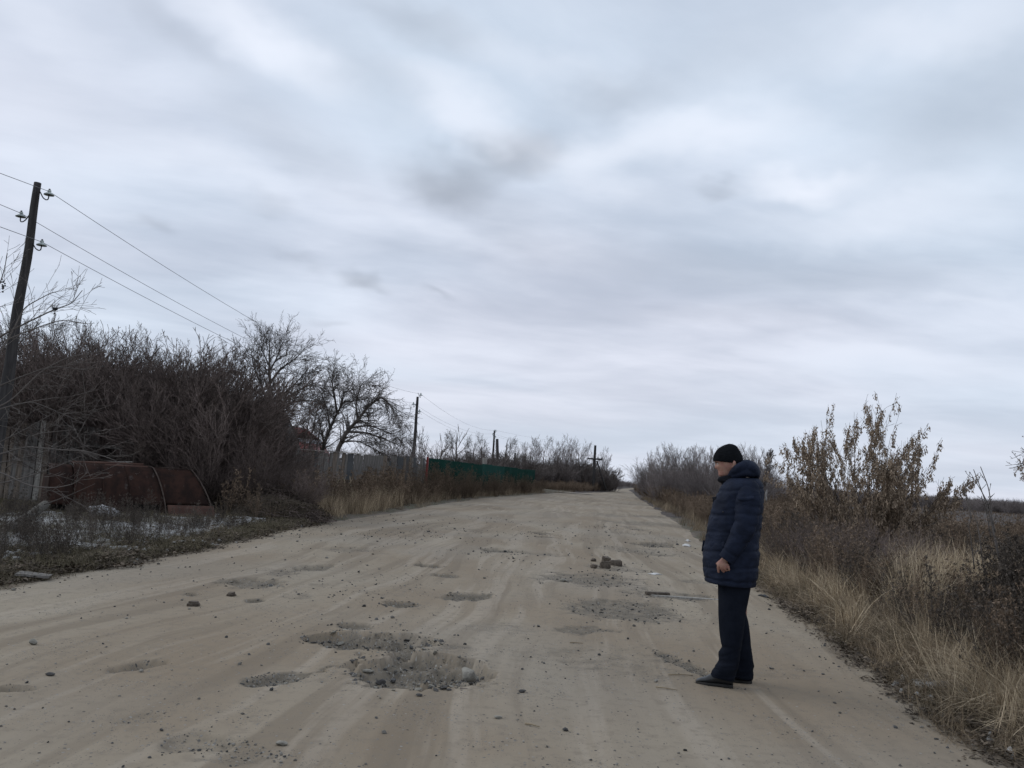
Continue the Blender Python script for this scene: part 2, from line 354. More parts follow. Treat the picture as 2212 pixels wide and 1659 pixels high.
# potholes and worn patches: end points of the long axis and half depth, measured on the photograph and laid on the ground
#        x1   y1    x2    y2    hh  depth gravel sharp
HOLES = [(750, 1446, 1045, 1458, 44, .125, .9, .34),
         (655, 1377, 960, 1394, 19, .11, .9, .28),
         (718, 1350, 815, 1352, 9, .035, .8, .3),
         (815, 1303, 910, 1306, 7, .055, 1.0, .2),
         (975, 1280, 1055, 1294, 11, .060, 1.0, .3),
         (470, 1258, 622, 1264, 12, .045, .7, .4),
         (640, 1224, 722, 1232, 10, .050, .6, .4),
         (560, 1236, 650, 1240, 8, .02, .5, .5),
         (690, 1192, 800, 1184, 6, .030, .5, .5),
         (895, 1222, 960, 1225, 4.5, .05, 1.0, .2),
         (930, 1240, 1005, 1246, 4, .04, .9, .3),
         (1028, 1187, 1130, 1192, 4, .045, .8, .2),
         (1120, 1193, 1240, 1203, 4, .028, .5, .3),
         (1145, 1150, 1200, 1153, 2, .04, .8, .3), (1155, 1158, 1212, 1162, 1.6, .04, .8, .3),
         (1370, 1172, 1470, 1181, 6, .06, .9, .3),
         (1400, 1194, 1445, 1202, 5, .03, .6, .4),
         (535, 1480, 640, 1452, 13, .040, 1.0, .4),
         (222, 1447, 382, 1418, 12, .045, .6, .35),
         (-30, 1486, 88, 1486, 10, .05, .6, .3),
         (1455, 1440, 1500, 1440, 32, .02, .9, .5),
         (1205, 1300, 1470, 1330, 22, .022, .8, .6),
         (1200, 1352, 1310, 1372, 14, .018, .7, .5),
         (1160, 1255, 1400, 1250, 13, .018, .7, .6),
         (1340, 1280, 1560, 1292, 9, .02, .7, .4),
         (330, 1610, 520, 1600, 22, .03, .5, .6),
         (420, 1605, 620, 1650, 24, .02, .45, .7),
         (240, 1560, 340, 1540, 14, .02, .4, .6),
         (1360, 1112, 1430, 1118, 4, .03, .6, .4), (1350, 1140, 1400, 1143, 7, .03, .5, .5), (1385, 1090, 1400, 1092, 2.5, .03, .7, .4),
         (1320, 1148, 1400, 1156, 3, .03, .4, .5), (1060, 1098, 1085, 1099, 1.5, .03, .6, .4), (880, 1160, 905, 1161, 2, .03, .5, .5), (800, 1178, 830, 1176, 3, .03, .4, .5),
         (1200, 1395, 1420, 1470, 34, .010, .35, .9), (1290, 1415, 1385, 1460, 22, -.02, 0, .8), (530, 1296, 570, 1300, 4, .03, 1.0, .3), (400, 1283, 430, 1284, 3, .03, .8, .3), (1190, 1104, 1230, 1106, 1.4, .03, .5, .5), (1640, 1440, 1740, 1475, 26, .006, .25, .9), (1240, 1222, 1400, 1232, 8, .012, .6, .7), (1380, 1125, 1440, 1140, 6, .012, .6, .7), (1130, 1075, 1330, 1082, 3, .006, .4, .8), (1060, 1340, 1180, 1380, 20, .006, .3, .8), (1330, 1180, 1400, 1200, 6, .01, .5, .7), (1280, 1110, 1350, 1114, 3, .01, .5, .7), (950, 1140, 1060, 1146, 4, .008, .4, .8), (1500, 1250, 1540, 1262, 6, .02, .5, .6)]
CH = ground(1012, 1470)[:2]; CH2 = ground(824, 1474)[:2]
_H = []
for (x1, y1, x2, y2, hh, dep, gr, sh) in HOLES:
    A = ground(x1, y1)[:2]; B = ground(x2, y2)[:2]; cx_, cy_ = (x1+x2)/2, (y1+y2)/2
    ctr = (ground(cx_, cy_-hh)[:2]+ground(cx_, cy_+hh)[:2])/2
    if hh < 30: ctr = (A+B)/2
    ax = B-A; a_ = np.linalg.norm(ax)/2; ax = ax/(2*a_); b_ = abs(ground(cx_, cy_-hh)[1]-ground(cx_, cy_+hh)[1])/2
    b_ = max(b_, .05)
    _H.append((ctr, ax, a_, b_, dep, gr, sh))
def road_fields(x, y):
    """height, gravel amount of the road surface"""
    s0 = (x-le(y))/(re_(y)-le(y))
    # direction along the road for ruts
    al = y; ac = x-(.5*le(y)+.5*re_(y))
    ac2 = ac-.012*(y-6)**2*(y < 16)*(-.15)
    fade = np.clip(1-y/120, .15, 1)
    z = .030*fbm(x*.45, y*.28, 0, 3) + .013*fbm(ac2*2.2+.6*vn(ac*.3, y*.12, 2), y*.16, 2, 3)*fade
    z = z + .009*fbm(ac2*7, y*.22, 4, 3)*fade + .0018*fbm(x*14, y*14, 5, 3)*fade
    z = z - .02*sst(np.abs(s0-.5), .42, .5)
    g = .42*sst(fbm(x*.5+31, y*.42, 6, 4), .15, .55)*sst(fbm(x*3, y*2.2, 7, 3), .0, .4)
    wob = .42*fbm(x*2.3, y*1.8, 1, 4)+.34*fbm(x*8, y*7, 3, 5, .6)
    for ctr, ax, a_, b_, dep, gr, sh in _H:
        dx_ = x-ctr[0]; dy_ = y-ctr[1]; msk = (np.abs(dx_) < 2.2*a_+.5) & (np.abs(dy_) < 2.2*max(b_, a_*abs(ax[1]))+.6)
        if not msk.any(): continue
        X = dx_[msk]; Y = dy_[msk]; q = np.sqrt(((X*ax[0]+Y*ax[1])/a_)**2+((-X*ax[1]+Y*ax[0])/b_)**2)+wob[msk]*(1 if dep > .02 else 1.5)
        k = sst(q, 1.0, 1-sh)
        if dep > .05: k = .5*sst(q, 1.0, .93)+.5*sst(q, .88, .45)
        zz_ = z[msk]; nb = 1+.8*fbm(X*9, Y*9, 2, 3)
        zz_ = zz_-dep*k*np.clip(nb, .55, 1.4) + .012*k*fbm(X*7, Y*7, 4, 4)*(dep > 0)
        zz_ = zz_ + abs(dep)*.10*sst(q, 1.5, 1.05)*(1-k)
        z[msk] = zz_
        g[msk] = np.maximum(g[msk], gr*(.75 if dep < .035 else .85)*sst(q, 1.25, .6))
    ch = np.exp(-(((x-CH[0])/.13)**2+((y-CH[1])/.12)**2)**2); z = z*(1-ch)+(-.012)*ch; ch2 = np.exp(-(((x-CH2[0])/.06)**2+((y-CH2[1])/.06)**2)**2); z = z*(1-ch2)+(-.02)*ch2
    return z, g
def road_z(x, y):
    x = np.atleast_1d(np.asarray(x, float)); y = np.atleast_1d(np.asarray(y, float)); z, g = road_fields(x.copy(), y.copy()); return z
def zs(x, y):
    """height of whatever surface one stands on"""
    a = road_z(x, y); b = Hh(np.atleast_1d(x), np.atleast_1d(y)); return np.maximum(a, b)
def z1(x, y): return float(zs(x, y)[0])

ys = [-30]
while ys[-1] < 2.6: ys.append(ys[-1]+max(.05, abs(ys[-1]-2.6)*.12))
while ys[-1] < 420: ys.append(ys[-1]+max(.016, .0048*ys[-1]))
ys += [500, 700, 1000, 1600]
ys = np.array(ys); nx = 430
sx = np.linspace(0, 1, nx)
YY, SS = np.meshgrid(ys, sx, indexing='ij')
XX = (le(YY)-.45)+(re_(YY)-le(YY)+.9)*SS
zz_r, gg_r = road_fields(XX.ravel().copy(), YY.ravel().copy())
ny = len(ys); idx = np.arange(ny*nx).reshape(ny, nx)
Fq = np.stack([idx[:-1, :-1], idx[:-1, 1:], idx[1:, 1:], idx[1:, :-1]], -1).reshape(-1, 4)
road_me = np_mesh('road', np.stack([XX.ravel(), YY.ravel(), zz_r], 1), Fq, True)
fattr(road_me, 'gravel', gg_r); fattr(road_me, 'across', (XX-.5*le(YY)-.5*re_(YY)).ravel())

m_, t, bs = mat_new('dirt_road'); pos = t.new('ShaderNodeTexCoord').outputs['Object']
flat = t.vmath('MULTIPLY', pos, (1, 1, 0))
gr = t.attr('gravel')
spz = t.new('ShaderNodeSeparateXYZ'); t.l.new(flat, spz.inputs[0]); cz = t.new('ShaderNodeCombineXYZ'); t.l.new(t.attr('across'), cz.inputs[0]); t.l.new(spz.outputs[1], cz.inputs[1])
wv = t.vmath('SCALE', t.noise(t.scale(flat, (.35, .12, 1)), 1.0, 2, .5, out=1)); wv.node.inputs[3].default_value = 1.6
strk = t.scale(t.vmath('ADD', cz.outputs[0], wv), (2.3, .085, 1))
big = t.noise(t.scale(flat, (.5, .22, 1)), 1.0, 4, .55)
stn = t.noise(strk, 1.0, 5, .6)
fine = t.noise(flat, 9, 6, .65)
base = t.mix(t.smooth(big, .35, .68), (.240, .192, .138), (.305, .261, .199))
base = t.mix(t.math('MULTIPLY', t.smooth(stn, .50, .60), .6), base, (.188, .151, .110))
base = t.mix(t.math('MULTIPLY', t.smooth(t.noise(t.vmath('ADD', strk, (5, 9, 2)), 1.3, 4, .6), .53, .64), .55), base, (.355, .305, .242))
greyer = t.smooth(t.noise(flat, .23, 3, .5), .45, .62)
base = t.mix(t.math('MULTIPLY', greyer, .4), base, (.262, .233, .192))
base = t.mix(t.math('MULTIPLY', t.smooth(fine, .48, .68), .55), base, (.20, .168, .130))
# crumbs and small stones pressed into the surface
vd = t.voro(flat, 42, 'Distance'); vc = t.voro(flat, 42, 'Color'); sepc = t.new('ShaderNodeSeparateColor'); t.l.new(vc, sepc.inputs[0])
clump = t.smooth(t.noise(flat, 1.3, 4, .6), .48, .66)
dens = t.math('ADD', t.math('MULTIPLY', clump, .16), t.math('ADD', t.math('MULTIPLY', gr, .5), .045))
has = t.math('LESS_THAN', sepc.outputs[0], dens); dot = t.math('MULTIPLY', has, t.smooth(vd, .42, .28))
stc = t.mix(sepc.outputs[1], (.060, .056, .052), (.30, .28, .25))
vd2 = t.voro(flat, 105, 'Distance'); vc2 = t.voro(flat, 105, 'Color'); s2 = t.new('ShaderNodeSeparateColor'); t.l.new(vc2, s2.inputs[0])
has2 = t.math('LESS_THAN', s2.outputs[0], t.math('ADD', t.math('ADD', t.math('MULTIPLY', gr, .45), .05), t.math('MULTIPLY', clump, .28)))
dot2 = t.math('MULTIPLY', has2, t.smooth(vd2, .45, .3))
mott = t.noise(t.scale(flat, (3.2, 4.5, 1)), 1.0, 5, .68)
gmix = t.math('MULTIPLY', t.smooth(t.math('ADD', gr, t.math('MULTIPLY', t.math('SUBTRACT', mott, .5), 1.3)), .12, .72), .85)
base = t.mix(gmix, base, t.mix(t.smooth(fine, .35, .7), (.172, .148, .115), (.092, .081, .066)))
base = t.mix(dot2, base, t.mix(s2.outputs[1], (.08, .075, .068), (.27, .25, .22)))
base = t.mix(dot, base, stc)
t.l.new(base, bs.inputs['Base Color']); bs.inputs['Roughness'].default_value = .97; bs.inputs['Specular IOR Level'].default_value = .12
hgt = t.math('ADD', t.math('MULTIPLY', fine, 1.1), t.math('ADD', t.math('MULTIPLY', dot, .9), t.math('MULTIPLY', dot2, .4)))
hgt = t.math('ADD', hgt, t.math('MULTIPLY', stn, .8))
t.l.new(t.bump(hgt, .45, .012), bs.inputs['Normal'])
road = link('road', road_me, m_); tag(road, kind='structure', label='worn dirt road with potholes and gravel patches')

# ground on both sides
def ground_side(side):
    y_ = [-60]
    while y_[-1] < 2: y_.append(y_[-1]+max(.15, abs(y_[-1]-2)*.12))
    while y_[-1] < 1900: y_.append(y_[-1]+max(.10, .012*y_[-1]))
    y_ = np.array(y_); s_ = [-.5]
    while s_[-1] < 2.2: s_.append(s_[-1]+.07)
    while s_[-1] < 2600: s_.append(s_[-1]+max(.12, .05*s_[-1]))
    s_ = np.array(s_); Y, Sg = np.meshgrid(y_, s_, indexing='ij')
    X = le(Y)-Sg if side < 0 else re_(Y)+Sg
    Z = Hh(X, Y); i_ = np.arange(Y.size).reshape(Y.shape)
    Fq = np.stack([i_[:-1, :-1], i_[:-1, 1:], i_[1:, 1:], i_[1:, :-1]], -1).reshape(-1, 4)
    if side < 0: Fq = Fq[:, ::-1]
    return np.stack([X.ravel(), Y.ravel(), Z.ravel()], 1), Fq, np.abs(Sg).ravel()*np.sign(Sg.ravel())
VL, FL, sL = ground_side(-1); VR, FR, sR = ground_side(1)
g_me = np_mesh('ground', np.concatenate([VL, VR]), np.concatenate([FL, FR+len(VL)]), True)
fattr(g_me, 'side', np.concatenate([sL, sR]))
m_, t, bs = mat_new('soil_and_dead_grass'); pos = t.new('ShaderNodeTexCoord').outputs['Object']
sp = t.new('ShaderNodeSeparateXYZ'); t.l.new(pos, sp.inputs[0])
nz = t.noise(pos, .7, 5, .6); fn = t.noise(pos, 14, 6, .7); side = t.attr('side')
soil = t.mix(t.smooth(fn, .3, .7), (.055, .046, .036), (.165, .138, .104))
grs = t.mix(t.smooth(fn, .3, .7), (.055, .054, .036), (.15, .135, .092))
base = t.mix(t.smooth(nz, .4, .6), soil, grs)
edge = t.smooth(t.math('ADD', side, t.math('MULTIPLY', t.math('SUBTRACT', nz, .5), .9)), .28, -.02)
base = t.mix(edge, base, t.mix(t.smooth(fn, .35, .65), (.225, .185, .145), (.15, .125, .10)))
rt = t.math('GREATER_THAN', sp.outputs[0], 8.0); far = t.smooth(sp.outputs[1], 26, 40)
field = t.mix(t.smooth(t.noise(t.scale(pos, (.05, .22, 1)), 1, 4, .6), .35, .65), (.052, .043, .039), (.088, .072, .062))
base = t.mix(t.math('MULTIPLY', rt, far), base, field)
t.l.new(base, bs.inputs['Base Color']); t.l.new(t.bump(t.math('ADD', fn, t.noise(pos, 60, 3, .6)), .9, .03), bs.inputs['Normal'])
gnd = link('ground', g_me, m_); tag(gnd, kind='structure', label='dark verge soil with dead grass beside the road')

# side track leaving to the left between the green fence and the far bushes
pts = [(9.5, 92), (5, 94), (0, 97), (-6, 99.5), (-14, 101), (-26, 104)]
V = []; Fq = []
pp = np.array(pts, float); tt = np.linspace(0, 5, 60); px_ = np.interp(tt, range(6), pp[:, 0]); py_ = np.interp(tt, range(6), pp[:, 1])
for i, (a, b) in enumerate(zip(px_, py_)):
    for k, o in enumerate(np.linspace(-3.2, 3.2, 9)):
        yy = b+o*(1+.12*math.sin(i*1.3+k)); V.append((a, yy, .035+.01*math.cos(k*.8)+.006*math.sin(i)))
for i in range(59):
    for k in range(8): Fq.append((i*9+k, (i+1)*9+k, (i+1)*9+k+1, i*9+k+1))
m2 = mat_simple('pale_dirt', (.27, .235, .195), (.20, .17, .14), 1.2, bump=.5, bscale=12, bdist=.02)
tag(link('path', np_mesh('path', V, Fq, True), m2), kind='structure', label='pale dirt track turning off to the left')

# ------------------------------------------------------------------ scatter by geometry nodes (one object per stuff)
def scatter(name, label, protos, pts, rots, scl, rng=RNG):
    n = len(pts)
    me = bpy.data.meshes.new(name); me.vertices.add(n); me.vertices.foreach_set('co', np.asarray(pts, np.float32).ravel())
    fattr(me, 'rot', rots, 'FLOAT_VECTOR'); scl = np.asarray(scl)
    fattr(me, 'scl', scl if scl.ndim == 2 else np.repeat(scl[:, None], 3, 1), 'FLOAT_VECTOR')
    fattr(me, 'pick', rng.integers(0, len(protos), n), 'INT'); fattr(me, 'tint', rng.random(n))
    o = link(name, me); tag(o, label, kind='stuff')
    col = bpy.data.collections.new(name+'_pieces')
    for i, pm in enumerate(protos):
        col.objects.link(bpy.data.objects.new(name+'_piece', pm))
    ng = bpy.data.node_groups.new(name, 'GeometryNodeTree')
    ng.interface.new_socket('Geometry', in_out='INPUT', socket_type='NodeSocketGeometry'); ng.interface.new_socket('Geometry', in_out='OUTPUT', socket_type='NodeSocketGeometry')
    N = ng.nodes; L = ng.links
    gi = N.new('NodeGroupInput'); go = N.new('NodeGroupOutput'); ci = N.new('GeometryNodeCollectionInfo'); ci.inputs['Collection'].default_value = col
    ci.inputs['Separate Children'].default_value = True; ci.inputs['Reset Children'].default_value = True
    ip = N.new('GeometryNodeInstanceOnPoints'); ip.inputs['Pick Instance'].default_value = True
    def na(nm, ty):
        a = N.new('GeometryNodeInputNamedAttribute'); a.data_type = ty; a.inputs['Name'].default_value = nm; return a.outputs['Attribute']
    L.new(gi.outputs[0], ip.inputs['Points']); L.new(ci.outputs[0], ip.inputs['Instance']); L.new(na('pick', 'INT'), ip.inputs['Instance Index'])
    L.new(na('rot', 'FLOAT_VECTOR'), ip.inputs['Rotation']); L.new(na('scl', 'FLOAT_VECTOR'), ip.inputs['Scale']); L.new(ip.outputs[0], go.inputs[0])
    md = o.modifiers.new('scatter', 'NODES'); md.node_group = ng
    return o
def sample(n, x0, x1, y0, y1, dens=None, mn=None, bias=1.0):
    x = RNG.uniform(x0, x1, n); y = y0+(y1-y0)*RNG.random(n)**bias
    if dens is not None:
        k = RNG.random(n) < dens(x, y); x = x[k]; y = y[k]
    return x, y
def rots(n, tilt=.15): return np.stack([RNG.normal(0, tilt, n), RNG.normal(0, tilt, n), RNG.uniform(0, 6.283, n)], 1)

# ------------------------------------------------------------------ stones and rubble on the road
peb = [rock_mesh('pebble', 1, 100+i, M['pebble'], 1, (1, .8, .6)) for i in range(6)]
pebd = [rock_mesh('dark_pebble', 1, 200+i, M['pebble_dark'], 1, (1, .85, .65)) for i in range(6)]
N0 = 90000
x = RNG.uniform(-6, 5, N0); y = 3.3+RNG.random(N0)**1.6*26
ok = (x > le(y)) & (x < re_(y)); x, y = x[ok], y[ok]
z, g = road_fields(x.copy(), y.copy())
pr = .03+.14*sst(fbm(x*.6, y*.5, 2, 3), .1, .5)+.45*g**1.5+.05*sst(offroad(x, y), -.8, 0)
k = RNG.random(len(x)) < pr; x, y, z, g = x[k], y[k], z[k], g[k]
dk = RNG.random(len(x)) < .45
sc_ = np.clip(RNG.lognormal(math.log(.0065), .55, len(x)), .003, .028)*(1+.25*g)*(1+np.clip(y-6, 0, 20)/26)
for kk, nm, lb, pro in ((~dk, 'pale_pebbles', 'pale small stones scattered over the dirt road', peb), (dk, 'dark_pebbles', 'dark small stones scattered over the dirt road', pebd)):
    scatter(nm, lb, pro, np.stack([x[kk], y[kk], z[kk]+sc_[kk]*.25], 1), rots(kk.sum(), .4), sc_[kk])
# coarse gravel in the near and the second pothole
P_ = []
for hi, n, rr in ((0, 620, (.006, .022)), (1, 300, (.005, .017)), (17, 160, (.004, .014)), (20, 160, (.005, .013)), (21, 220, (.004, .012)), (23, 120, (.004, .012)), (26, 70, (.005, .015))):
    ctr, ax, a_, b_, dep, gr_, sh = _H[hi]
    for _ in range(n):
        q = math.sqrt(random.random())*1.02; th = random.uniform(0, 6.28)
        if hi == 0 and random.random() < .62: th = random.uniform(-2.7, -.35); q = random.uniform(.62, 1.0)
        X = q*a_*math.cos(th); Y = q*b_*math.sin(th)
        P_.append((ctr[0]+X*ax[0]-Y*ax[1], ctr[1]+X*ax[1]+Y*ax[0], random.uniform(*rr)*random.uniform(.5, 1)))
P_ = np.array(P_); zP = zs(P_[:, 0], P_[:, 1])
kk = RNG.random(len(P_)) < .75
scatter('pothole_gravel', 'grey gravel lying in the broken potholes', peb, np.stack([P_[kk, 0], P_[kk, 1], zP[kk]+P_[kk, 2]*.3], 1), rots(kk.sum(), .5), P_[kk, 2])
scatter('dark_pothole_gravel', 'dark gravel lying in the broken potholes', pebd, np.stack([P_[~kk, 0], P_[~kk, 1], zP[~kk]+P_[~kk, 2]*.3], 1), rots((~kk).sum(), .5), P_[~kk, 2])

# broken slabs of the old surface along the rims of the larger holes
fr_ = [rock_mesh('fragment', 1, 700+i, M['concrete'] if i % 3 == 0 else M['stone'], 1, (1.2, .9, .35), .45) for i in range(6)]
Q_ = []
for hi, n in ((0, 70), (1, 55), (3, 16), (4, 14), (17, 14), (5, 14), (15, 12), (11, 12)):
    ctr, ax, a_, b_, dep, gr_, sh = _H[hi]
    for _ in range(n):
        th = random.uniform(0, 6.28) if random.random() < .4 else random.uniform(-2.9, -.3); q = random.gauss(.93, .07); X = q*a_*math.cos(th); Y = q*b_*math.sin(th)
        Q_.append((ctr[0]+X*ax[0]-Y*ax[1], ctr[1]+X*ax[1]+Y*ax[0], random.uniform(.010, .034)*(1 if hi < 2 else .8)))
Q_ = np.array(Q_); zQ = zs(Q_[:, 0], Q_[:, 1])
scatter('rim_fragments', 'broken flat fragments of old surface along the pothole rims', fr_, np.stack([Q_[:, 0], Q_[:, 1], zQ+Q_[:, 2]*.1], 1), rots(len(Q_), .35), Q_[:, 2])
def rock(name, px, py, r, seed, mat, label, cat, flat=(1, 1, .7), chop=.5, rz=0, group=None):
    g_ = ground(px, py); me = rock_mesh(name, r, seed, mat, 3, flat, chop)
    zmin = min(v_.co.z for v_ in me.vertices)
    o = link(name, me, None, None, (g_[0], g_[1], z1(g_[0], g_[1])-zmin*.8), (0, 0, rz)); tag(o, label, cat, group); return o
rock('concrete_chunk', 1012, 1468, .082, 5, M['concrete'], 'pale concrete chunk sitting at the right end of the nearest pothole', 'rock', (1, .8, .8), .36, .3)
rock('dark_stone', 822, 1472, .036, 9, M['stone'], 'dark stone at the near left rim of the big pothole', 'stone', (1.1, .8, .7), .6)
rock('pale_stone', 795, 1440, .032, 31, M['concrete'], 'pale flat stone inside the left part of the big pothole', 'stone', (1.4, .9, .45), .6)
rock('pale_stone', 71, 1392, .035, 12, M['concrete'], 'small pale stone alone near the left edge of the photo', 'stone', (1, .8, .7), .6)
rock('dark_stone', 108, 1457, .026, 14, M['stone'], 'small dark flat stone between the two left road hollows', 'stone', (1.3, .8, .5), .6)
rock('dark_stone', 1218, 1254, .05, 15, M['concrete'], 'rounded grey stone left of the middle gravel patch', 'stone', (1.2, .9, .6), .55)
rock('dark_stone', 1283, 1227, .07, 16, M['brick'], 'small broken brown lump in front of the brick group', 'stone', (1, .8, .6), .6)
rock('dark_stone', 1282, 1213, .06, 17, M['brick'], 'small brown lump left behind the brick group', 'stone', (1, .8, .6), .6)
rock('pale_stone', 1075, 1556, .022, 18, M['concrete'], 'small pale pebble on bare dirt below the nearest pothole', 'stone', (1.3, .9, .5), .6)
rock('pale_stone', 608, 1614, .026, 19, M['concrete'], 'pale flat stone near the bottom edge left of centre', 'stone', (1.3, .9, .5), .6)
rock('dark_stone', 905, 1508, .02, 23, M['stone'], 'tiny dark stone just below the near pothole rim', 'stone', (1.3, .9, .5), .6)
rock('dark_stone', 1128, 1500, .023, 26, M['stone'], 'tiny dark stone to the right of the near pothole', 'stone', (1.2, .9, .6), .6)
def brick(px, py, dims, rz, label, seed, mat=None, tilt=0, name='brick', cat='brick', bev=.008):
    g_ = ground(px, py); me = box_mesh(name, *dims, mat or M['brick'], bev*(2 if name == 'brick' else 1), .006 if name == 'brick' else .003, seed, 2)
    rb = random.Random(seed*7)
    for v_ in me.vertices:
        if name == 'brick': v_.co.x *= 1-.35*abs(float(vn(v_.co.y*30+seed, v_.co.z*25, 2))); v_.co.z *= 1-.3*abs(float(vn(v_.co.x*18+seed, v_.co.y*25, 3)))
    o = link(name, me, None, None, (g_[0], g_[1], z1(g_[0], g_[1])-.014), (tilt, rb.uniform(-.1, .1) if name == 'brick' else 0, rz)); tag(o, label, cat); return o
brick(418, 1306, (.125, .09, .06), .05, 'broken dark brick half, nearer one of the pair left of centre', 1)
brick(500, 1286, (.10, .08, .055), -.1, 'smaller dark brick half, farther one of the pair left of centre', 2)
brick(1307, 1226, (.19, .12, .13), .1, 'squarish brown brick standing in front of the longer brick', 3)
brick(1330, 1221, (.24, .12, .12), .02, 'longest brown brick at the right of the brick group', 4)
brick(1308, 1215, (.16, .12, .13), .5, 'tilted brown brick at the back left of the brick group', 5, tilt=.2)
brick(1001, 1496, (.055, .03, .015), .05, 'thin pale tile fragment in front of the concrete chunk', 6, M['wood_brown'], name='tile_fragment', cat='tile piece', bev=.003)
# board ends showing through the road on the right
brick(1420, 1283, (.33, .12, .05), .12, 'short rusty brown plank end sticking out of the road', 7, M['brick'], name='plank_end', cat='plank', bev=.006)
brick(1482, 1289, (.95, .10, .03), -.06, 'long pale plank half buried in the road left of the man', 8, M['wood_pale'], name='plank', cat='plank', bev=.005)
for (px, py, L_, rz, lb) in ((1440, 1491, .16, -.35, 'thin pale stick lying left of the near shoe'), (1150, 1573, .10, -.5, 'short thin stick on bare dirt near the bottom'), (1245, 1392, .12, .0, 'thin pale stick in the gravel patch of the lane'), (1470, 1462, .2, .12, 'pale stick touching the gravel beside the shoes')):
    g_ = ground(px, py); pts_ = [(-L_/2, 0, .006), (-L_*.1, .006, .008), (L_/2, -.004, .007)]
    tag(link('stick', smooth_tube('stick', pts_, [.005, .0045, .003], 6, M['straw']), None, None, (g_[0], g_[1], z1(g_[0], g_[1])+.002), (0, 0, rz)), lb, 'stick')
def scrap(px, py, w_, d_, h_, seed, label, name='paper_scrap', mat=None):
    g_ = ground(px, py); n = 7; V = []; rr = random.Random(seed)
    for i in range(n):
        for j in range(n):
            a, b = i/(n-1)-.5, j/(n-1)-.5
            V.append((a*w_*(1+rr.uniform(-.15, .15)), b*d_*(1+rr.uniform(-.15, .15)), max(.004, h_*(1-4*(a*a+b*b)*.7)+rr.uniform(-.25, .25)*h_)))
    Fq = [(i*n+j, (i+1)*n+j, (i+1)*n+j+1, i*n+j+1) for i in range(n-1) for j in range(n-1)]
    me = np_mesh(name, V, Fq, False, mat or M['paper'])
    o = link(name, me, None, None, (g_[0], g_[1], z1(g_[0], g_[1])+.002), (0, 0, rr.uniform(0, 3))); md = o.modifiers.new('thickness', 'SOLIDIFY'); md.thickness = .004
    tag(o, label, 'litter'); return o
scrap(1415, 1240, .22, .14, .02, 1, 'crumpled white paper scrap on the road beyond the bricks')
scrap(1483, 1178, .28, .2, .06, 2, 'white crumpled litter at the right road edge under weeds')
scrap(1486, 1168, .16, .12, .05, 3, 'smaller white litter just behind the crumpled one at the right edge')
scrap(755, 1355, .20, .05, .015, 4, 'whitish crust strip in the small hollow above the potholes', mat=M['concrete'])
scrap(1650, 1286, .22, .07, .03, 6, 'black flat scrap on the road right of the trousers', 'rubber_scrap', M['iron'])
g_ = ground(72, 1250)
tag(link('flat_board', box_mesh('flat_board', .34, .18, .02, M['wood_grey'], .004, .006, 3), None, None, (g_[0], g_[1], z1(g_[0], g_[1])+.05), (.05, .06, .25)), 'pale flat board lying in dark leaves by the left road edge', 'board')
# ------------------------------------------------------------------ branch generator
def _norm(d):
    l = math.sqrt(d[0]*d[0]+d[1]*d[1]+d[2]*d[2])+1e-9; return (d[0]/l, d[1]/l, d[2]/l)
def grow(out, rr, p, d, L, r, lvl, P):
    n = P['n'][lvl]; st = L/n; wob = P['wob'][lvl]; up = P['up'][lvl]; last = lvl >= len(P['n'])-1
    kids = 0 if last else P['kids'][lvl]; k0 = 0 if last else P['start'][lvl]; r0 = r
    lst = out[min(lvl, len(out)-1)]
    for i in range(n):
        d = _norm((d[0]+rr.gauss(0, wob), d[1]+rr.gauss(0, wob), d[2]+rr.gauss(0, wob)+up))
        q = (p[0]+d[0]*st, p[1]+d[1]*st, p[2]+d[2]*st); f = (i+1)/n; r1 = max(r0*(1-f*P['taper'][lvl]), P['rmin'])
        lst.append((*p, *q, r, r1))
        if kids and f > k0:
            c_ = kids*(1/(n*(1-k0))); c_ = int(c_)+(rr.random() < c_-int(c_))
            for _ in range(c_):
                a = R_(rr.gauss(P['ang'][lvl], 9)); u_ = _norm((rr.gauss(0, 1), rr.gauss(0, 1), rr.gauss(0, 1)))
                dt = u_[0]*d[0]+u_[1]*d[1]+u_[2]*d[2]; s_ = _norm((u_[0]-dt*d[0], u_[1]-dt*d[1], u_[2]-dt*d[2]))
                nd = _norm(tuple(math.cos(a)*d[j]+math.sin(a)*s_[j] for j in range(3)))
                t_ = rr.random(); pk = tuple(p[j]+(q[j]-p[j])*t_ for j in range(3))
                grow(out, rr, pk, nd, L*P['lr'][lvl]*rr.uniform(.6, 1.15)*(1.15-.55*f), max(r1*P['rr'][lvl], P['rmin']), lvl+1, P)
        p, r = q, r1
    return p
def finish(segs, mat, nm, sides=3):
    return tube_mesh(nm, segs, sides, M[mat] if isinstance(mat, str) else mat)
def norm_h(*lists):
    """scale a plant to one metre high"""
    h = max(max(s_[2], s_[5]) for l in lists for s_ in l); return h
def make_tree(seed, P, L, r, mat, lean=(0, 0), split=2):
    rr = random.Random(seed); out = [[] for _ in range(split)]
    grow(out, rr, (0, 0, -.1), _norm((lean[0], lean[1], 1)), L, r, 0, P)
    h = norm_h(*out); return (tube_mesh('trunk', out[0], 7, M[mat], True), tube_mesh('branches', [s_ for o in out[1:] for s_ in o], 3, M[mat]), h)
